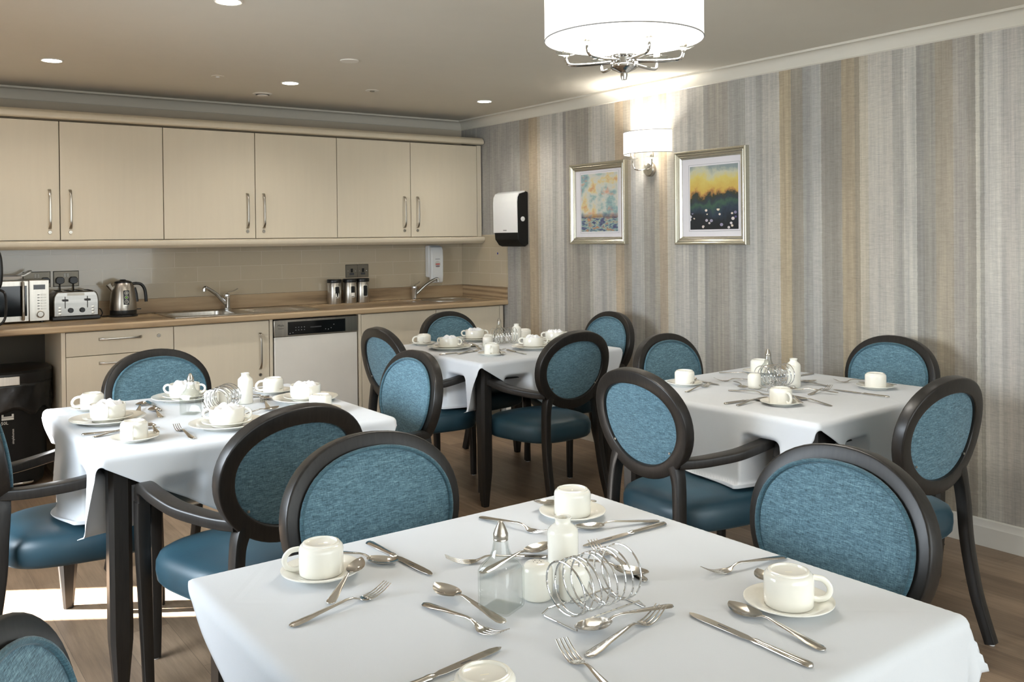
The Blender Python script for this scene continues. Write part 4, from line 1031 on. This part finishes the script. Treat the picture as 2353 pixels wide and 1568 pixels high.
def mk_oil():
    t = thing('oil_bottle', '', 'bottle')
    def sq(w_, z, r): return [(x, y, z) for x, y in rrect(w_, w_, r, 4)]
    def shell(off):
        return [sq(.058-off, .000+off*.6, .006), sq(.062-off, .004+off*.4, .008), sq(.062-off, .068-off*.3, .008), sq(.056-off, .078-off*.3, .014), sq(.038-off*.8, .088, .017-off*.3), sq(.029-off*.8, .100, .0125-off*.35), sq(.024-off*.7, .118, .0115-off*.34), sq(.024-off*.7, .1255, .0115-off*.34)]
    mb = MB(); rows = shell(0)+shell(.0045)[::-1]; b = mb.grid(rows, closed_u=True); n = len(rows[0])
    mb.f.append(tuple(b+k for k in range(n))[::-1]); mb.f.append(tuple(b+(len(rows)-1)*n+k for k in range(n)))
    mb.build('glass_body', 'glass', t, angle=40)
    MB().lathe([(.0115, .117), (.0128, .117), (.0128, .119), (.0122, .120), (.0128, .122), (.0128, .128), (.0118, .130), (.0105, .134), (.0065, .143), (.0035, .148), (0, .149)], 28).build('metal_cap', 'brushed', t)
    return t
def mk_rack():
    t = thing('toast_rack', '', 'toast rack')
    L, W_, r = .155, .086, .0018
    mb = MB()
    base = [(-L/2, -W_/2, .001+r), (-L/2, -W_/2+.006, r), (-L/2, W_/2-.006, r), (-L/2, W_/2, .001+r), (-L/2+.008, W_/2-.006, .012), (L/2-.008, W_/2-.006, .012), (L/2, W_/2, .001+r), (L/2, W_/2-.006, r), (L/2, -W_/2+.006, r), (L/2, -W_/2, .001+r), (L/2-.008, -W_/2+.006, .012), (-L/2+.008, -W_/2+.006, .012)]
    mb.tube(base, r, 8, closed=True, ref=(.05, .1, 1)); mb.build('base_wire', 'chrome', t)
    for k in range(8):
        x = -L/2+.014+k*(L-.028)/7; R = .046
        P = [(x+.004*math.sin(2*PI*j/36+(0 if k % 2 else PI)), R*1.04*math.cos(2*PI*j/36), .0105+R*.96*(1+math.sin(2*PI*j/36))) for j in range(36)]
        MB().tube(P, .0016, 8, closed=True, ref=(1, 0, 0)).build('hoop', 'chrome', t)
    return t
def mk_napkin_k(): return tag(mk_napkin_mesh(3).build('napkin', 'napkin', angle=70), '', 'napkin')
KC, KS, KP, KD, KB, KN = Kit(mk_cup), Kit(mk_saucer), Kit(mk_plate), Kit(mk_side), Kit(mk_bowl), Kit(mk_napkin_k)
G = lambda s: s
def cupset(x, y, hrot, where, z=ZT):
    KS.put((x, y, z), 0, 'white saucer under the cup %s' % where, 'white saucers')
    KC.put((x, y, z+.0055), math.radians(hrot), 'upturned white teacup %s' % where, 'upturned white teacups')
def bowlset(x, y, hrot, where, nrot, z=ZT):
    KP.put((x, y, z), 0, 'large white plate under the soup bowl %s' % where, 'large white plates')
    KD.put((x, y, z+.0070), 0, 'small upper plate under the soup bowl %s' % where, 'small white plates')
    KB.put((x, y, z+.0135), math.radians(hrot), 'two-handled white soup bowl %s' % where, 'two-handled soup bowls')
    KN.put((x, y, z+.0155), nrot, 'crumpled white napkin in the soup bowl %s' % where, 'crumpled napkins')
cupset(-3.331, -4.688, 152, 'at the left corner of the front table')
cupset(-2.725, -4.697, 50, 'at the far corner of the front table')
cupset(-2.756, -5.311, -42, 'at the right of the front table')
cupset(-3.373, -5.301, 160, 'cut off by the bottom edge of the photo')
cupset(-3.319, -2.578, 168, 'at the far left corner of the left table')
bowlset(-3.325, -2.870, 258, 'at the left end of the left table', .5)
cupset(-3.324, -3.237, 252, 'at the near corner of the left table, handle toward us')
bowlset(-2.981, -2.590, 325, 'at the far side of the left table', 2.1)
bowlset(-3.019, -3.215, 325, 'before the toast rack on the left table', 3.7)
cupset(-2.640, -2.654, 160, 'at the far right of the left table')
bowlset(-2.614, -2.925, 258, 'at the right side of the left table', 5)
cupset(-2.655, -3.160, 54, 'half hidden behind the dark chair back')
cupset(-1.300, -1.590, 165, 'at the far left of the far middle table')
bowlset(-1.296, -1.870, 295, 'at the left side of the far middle table', 1)
bowlset(-.945, -1.600, 325, 'at the far side of the far middle table', 2)
cupset(-1.262, -2.246, 228, 'at the near corner of the far middle table')
cupset(-.670, -1.744, 54, 'behind the white vase on the far middle table')
bowlset(-.921, -2.165, 325, 'at the near side of the far middle table', 4)
bowlset(-.640, -2.010, 325, 'at the right side of the far middle table', 5.2)
cupset(-1.195, -3.590, 54, 'at the left of the right-hand table')
cupset(-.690, -3.575, 54, 'at the far corner of the right-hand table')
cupset(-1.248, -4.125, 250, 'at the near corner of the right-hand table')
cupset(-.660, -4.140, 60, 'at the right of the right-hand table')
KV, KH, KO, KR = Kit(mk_vase), Kit(mk_shaker), Kit(mk_oil), Kit(mk_rack)
KV.put((-2.985, -4.985, ZT), 0, 'tall white porcelain vase in the middle of the front table', 'white bud vases')
KV.put((-2.814, -2.815, ZT), 0, 'tall white porcelain vase on the left table', 'white bud vases')
KV.put((-.845, -1.900, ZT), 0, 'tall white porcelain vase on the far middle table', 'white bud vases')
KV.put((-.880, -3.905, ZT), 0, 'tall white porcelain vase on the right-hand table', 'white bud vases')
KH.put((-3.073, -5.022, ZT), .3, 'white salt shaker with holes beside the square glass bottle', 'white shakers')
KH.put((-3.022, -5.062, ZT), 1, 'white shaker behind the toast rack on the front table', 'white shakers')
KH.put((-2.946, -2.815, ZT), 0, 'left white shaker behind the toast rack on the left table', 'white shakers')
KH.put((-2.890, -2.790, ZT), 0, 'right white shaker behind the toast rack on the left table', 'white shakers')
KH.put((-1.075, -1.930, ZT), 0, 'white shaker left of the toast rack on the far middle table', 'white shakers')
KH.put((-1.000, -1.830, ZT), 0, 'white shaker behind the toast rack on the far middle table', 'white shakers')
KH.put((-1.037, -3.830, ZT), 0, 'white shaker left of the toast rack on the right-hand table', 'white shakers')
KO.put((-3.149, -5.020, ZT), math.radians(24), 'square glass oil bottle with metal cap on the front table', 'square glass bottles')
KO.put((-3.048, -2.900, ZT), math.radians(50), 'square glass oil bottle with metal cap on the left table', 'square glass bottles')
KO.put((-.900, -1.800, ZT), math.radians(50), 'square glass oil bottle rising behind the rack on the far middle table', 'square glass bottles')
KO.put((-.905, -3.795, ZT), math.radians(35), 'square glass oil bottle rising behind the rack on the right-hand table', 'square glass bottles')
KR.put((-3.034, -5.128, ZT), math.radians(2), 'chrome wire toast rack on the front table', 'wire toast racks')
KR.put((-2.955, -2.965, ZT), math.radians(50), 'chrome wire toast rack on the left table', 'wire toast racks')
KR.put((-.930, -1.890, ZT), math.radians(-8), 'chrome wire toast rack on the far middle table', 'wire toast racks')
KR.put((-.985, -3.890, ZT), math.radians(-8), 'chrome wire toast rack on the right-hand table', 'wire toast racks')
KF, KSp, KT, KK = Kit(mk_fork), Kit(mk_spoon), Kit(mk_teaspoon), Kit(mk_knife)
LEN = {'fork': .205, 'spoon': .2, 'teaspoon': .148, 'knife': .24}
CUT = [
 # kind, handle end x, y, tip x, y, extra z, label
 ('lean',-3.380,-4.832,-3.268,-4.733,.004,'teaspoon leaning on the saucer at the left corner of the front table'),
 ('spoon',-3.259,-4.615,-3.193,-4.735,0,'spoon between the left cup and the knife on the front table'),
 ('knife',-3.181,-4.583,-3.170,-4.824,0,'table knife along the far left edge of the front table'),
 ('fork',-3.481,-4.878,-3.258,-4.834,0,'fork in front of the left cup, tines up, on the front table'),
 ('spoon',-3.192,-5.103,-3.203,-4.879,.007,'large spoon left of the square glass bottle, bowl toward the far edge'),
 ('fork',-3.245,-4.948,-3.222,-5.107,0,'fork crossing under the large spoon beside the glass bottle'),
 ('knife',-3.456,-5.174,-3.259,-5.151,0,'table knife at the bottom edge of the photo, left of the cut-off cup'),
 ('fork',-2.895,-4.601,-2.858,-4.760,0,'fork near the far edge of the front table, before the far cup'),
 ('fork',-2.951,-4.865,-3.099,-4.796,0,'fork left of the white vase on the front table, tines to the left'),
 ('spoon',-3.100,-4.885,-2.909,-4.842,.007,'large spoon pointing at the white vase on the front table'),
 ('teaspoon',-2.640,-4.680,-2.768,-4.611,.012,'teaspoon on the saucer of the far cup on the front table'),
 ('spoon',-2.611,-4.845,-2.780,-4.783,0,'spoon between the far cup and the long knife on the front table'),
 ('knife',-2.603,-4.870,-2.846,-4.873,0,'table knife reaching from the far right edge of the front table'),
 ('fork',-2.875,-5.092,-2.828,-4.880,0,'fork with tines up behind the toast rack on the front table'),
 ('spoon',-2.935,-4.899,-2.866,-5.086,.007,'spoon lying over the fork behind the toast rack'),
 ('spoon',-2.926,-5.204,-3.124,-5.187,.007,'spoon in front of the toast rack, bowl to the left'),
 ('fork',-3.157,-5.250,-2.951,-5.205,0,'fork under the spoon in front of the toast rack, tines right'),
 ('fork',-3.208,-5.400,-3.166,-5.207,0,'fork at the bottom edge of the photo, tines pointing up'),
 ('fork',-2.570,-5.159,-2.767,-5.133,0,'fork beyond the right cup on the front table, tines left'),
 ('teaspoon',-2.772,-5.340,-2.703,-5.199,.012,'teaspoon half hidden behind the right cup on the front table'),
 ('spoon',-2.853,-5.452,-2.838,-5.250,0,'large spoon before the right cup on the front table'),
 ('knife',-2.913,-5.473,-2.914,-5.231,0,'table knife left of the large spoon at the right of the front table'),
 ('knife',-3.441,-3.055,-3.211,-3.094,0,'table knife at the near left of the left table'),
 ('fork',-3.420,-3.114,-3.230,-3.055,0,'fork in front of the knife at the near left of the left table'),
 ('spoon',-3.158,-2.922,-3.137,-2.718,0,'large spoon in the middle of the left table, left of the glass bottle'),
 ('spoon',-3.200,-2.763,-3.139,-2.577,0,'spoon behind the left soup bowl on the left table'),
 ('knife',-3.123,-2.780,-3.109,-2.520,0,'table knife pointing at the far edge of the left table'),
 ('fork',-3.171,-3.355,-3.167,-3.129,0,'fork right of the near cup on the left table'),
 ('teaspoon',-3.253,-3.230,-3.241,-3.100,.012,'teaspoon on the saucer of the near cup on the left table'),
 ('fork',-2.793,-3.006,-2.744,-2.813,0,'fork behind the dark chair back on the left table'),
 ('spoon',-2.740,-2.635,-2.717,-2.805,0,'spoon between vase and far right cup on the left table'),
 ('knife',-2.900,-2.700,-2.699,-2.720,0,'table knife beyond the vase on the left table'),
 ('spoon',-2.856,-3.042,-2.755,-3.005,0,'spoon beside the fork at the right of the left table'),
 ('teaspoon',-2.720,-2.590,-2.615,-2.694,.012,'teaspoon on the far right saucer of the left table'),
 ('spoon',-1.180,-2.020,-1.120,-1.824,0,'spoon right of the left soup bowl on the far middle table'),
 ('knife',-1.404,-2.067,-1.240,-2.078,0,'table knife at the near left of the far middle table'),
 ('fork',-1.386,-2.106,-1.203,-2.042,0,'fork beside the knife at the near left of the far middle table'),
 ('fork',-1.102,-1.955,-1.115,-2.161,0,'fork left of the near soup bowl on the far middle table'),
 ('knife',-1.079,-2.139,-1.117,-2.357,0,'table knife at the near edge of the far middle table'),
 ('teaspoon',-1.257,-2.314,-1.195,-2.197,.012,'teaspoon on the near cup saucer of the far middle table'),
 ('teaspoon',-1.374,-1.538,-1.291,-1.670,.012,'teaspoon on the far left saucer of the far middle table'),
 ('fork',-1.103,-1.880,-1.080,-1.675,0,'fork behind the shakers on the far middle table'),
 ('spoon',-1.200,-2.105,-1.101,-1.993,.006,'spoon near the middle of the far middle table'),
 ('fork',-1.329,-3.722,-1.129,-3.672,0,'fork at the left of the right-hand table, tines right'),
 ('teaspoon',-1.208,-3.645,-1.110,-3.561,.012,'teaspoon on the left saucer of the right-hand table'),
 ('knife',-1.066,-3.458,-1.096,-3.693,0,'table knife behind the left cup of the right-hand table'),
 ('fork',-.824,-3.454,-.765,-3.650,0,'fork at the far edge of the right-hand table'),
 ('knife',-.541,-3.747,-.760,-3.750,0,'table knife at the far right of the right-hand table'),
 ('spoon',-.560,-3.690,-.750,-3.702,0,'spoon beside the knife at the far right of the right-hand table'),
 ('fork',-.868,-3.709,-1.024,-3.618,0,'fork behind the toast rack of the right-hand table, tines left'),
 ('spoon',-1.004,-3.698,-1.127,-3.855,.007,'spoon left of the shaker on the right-hand table'),
 ('fork',-1.166,-3.804,-1.120,-4.002,0,'fork between rack and near cup on the right-hand table'),
 ('knife',-1.405,-3.996,-1.176,-4.007,0,'table knife at the near left of the right-hand table'),
 ('spoon',-1.402,-4.045,-1.195,-4.024,0,'spoon beside the knife at the near left of the right-hand table'),
 ('spoon',-.852,-3.775,-.728,-3.887,0,'spoon right of the vase on the right-hand table'),
 ('fork',-.770,-3.995,-.799,-3.800,0,'fork right of the vase on the right-hand table'),
 ('spoon',-.919,-4.125,-.998,-3.977,.007,'dark-looking spoon right of the near cup on the right-hand table'),
 ('fork',-1.010,-4.074,-.808,-4.031,0,'fork with raised tines right of the near cup on the right-hand table'),
 ('teaspoon',-1.230,-4.205,-1.143,-4.085,.012,'teaspoon on the near saucer of the right-hand table'),
 ('spoon',-1.141,-4.268,-1.104,-4.077,0,'spoon before the near cup of the right-hand table'),
 ('fork',-.489,-4.031,-.668,-3.959,0,'fork beyond the right cup of the right-hand table'),
 ('teaspoon',-.590,-4.205,-.677,-4.059,.012,'teaspoon behind the right cup of the right-hand table'),
 ('knife',-.816,-4.298,-.828,-4.056,0,'table knife at the near right of the right-hand table'),
]
KK_ = {'fork': KF, 'spoon': KSp, 'teaspoon': KT, 'knife': KK}
GRP = {'fork': 'forks on the tables', 'spoon': 'spoons on the tables', 'teaspoon': 'teaspoons on the saucers', 'knife': 'knives on the tables'}
for kind, x0, y0, x1, y1, dz, ll in CUT:
    if kind == 'lean':
        a = math.atan2(y1-y0, x1-x0); KT.put((x0, y0, ZT), a, ll, 'teaspoons on the saucers', rot=(0, math.radians(-9), a)); continue
    a = math.atan2(y1-y0, x1-x0); d = math.hypot(x1-x0, y1-y0); L = LEN[kind]
    mx, my = (x0+x1)/2, (y0+y1)/2
    if d < .75*L: mx, my = x1-math.cos(a)*L/2, y1-math.sin(a)*L/2
    KK_[kind].put((mx-math.cos(a)*L/2, my-math.sin(a)*L/2, ZT+dz-.001), a, ll, GRP[kind])
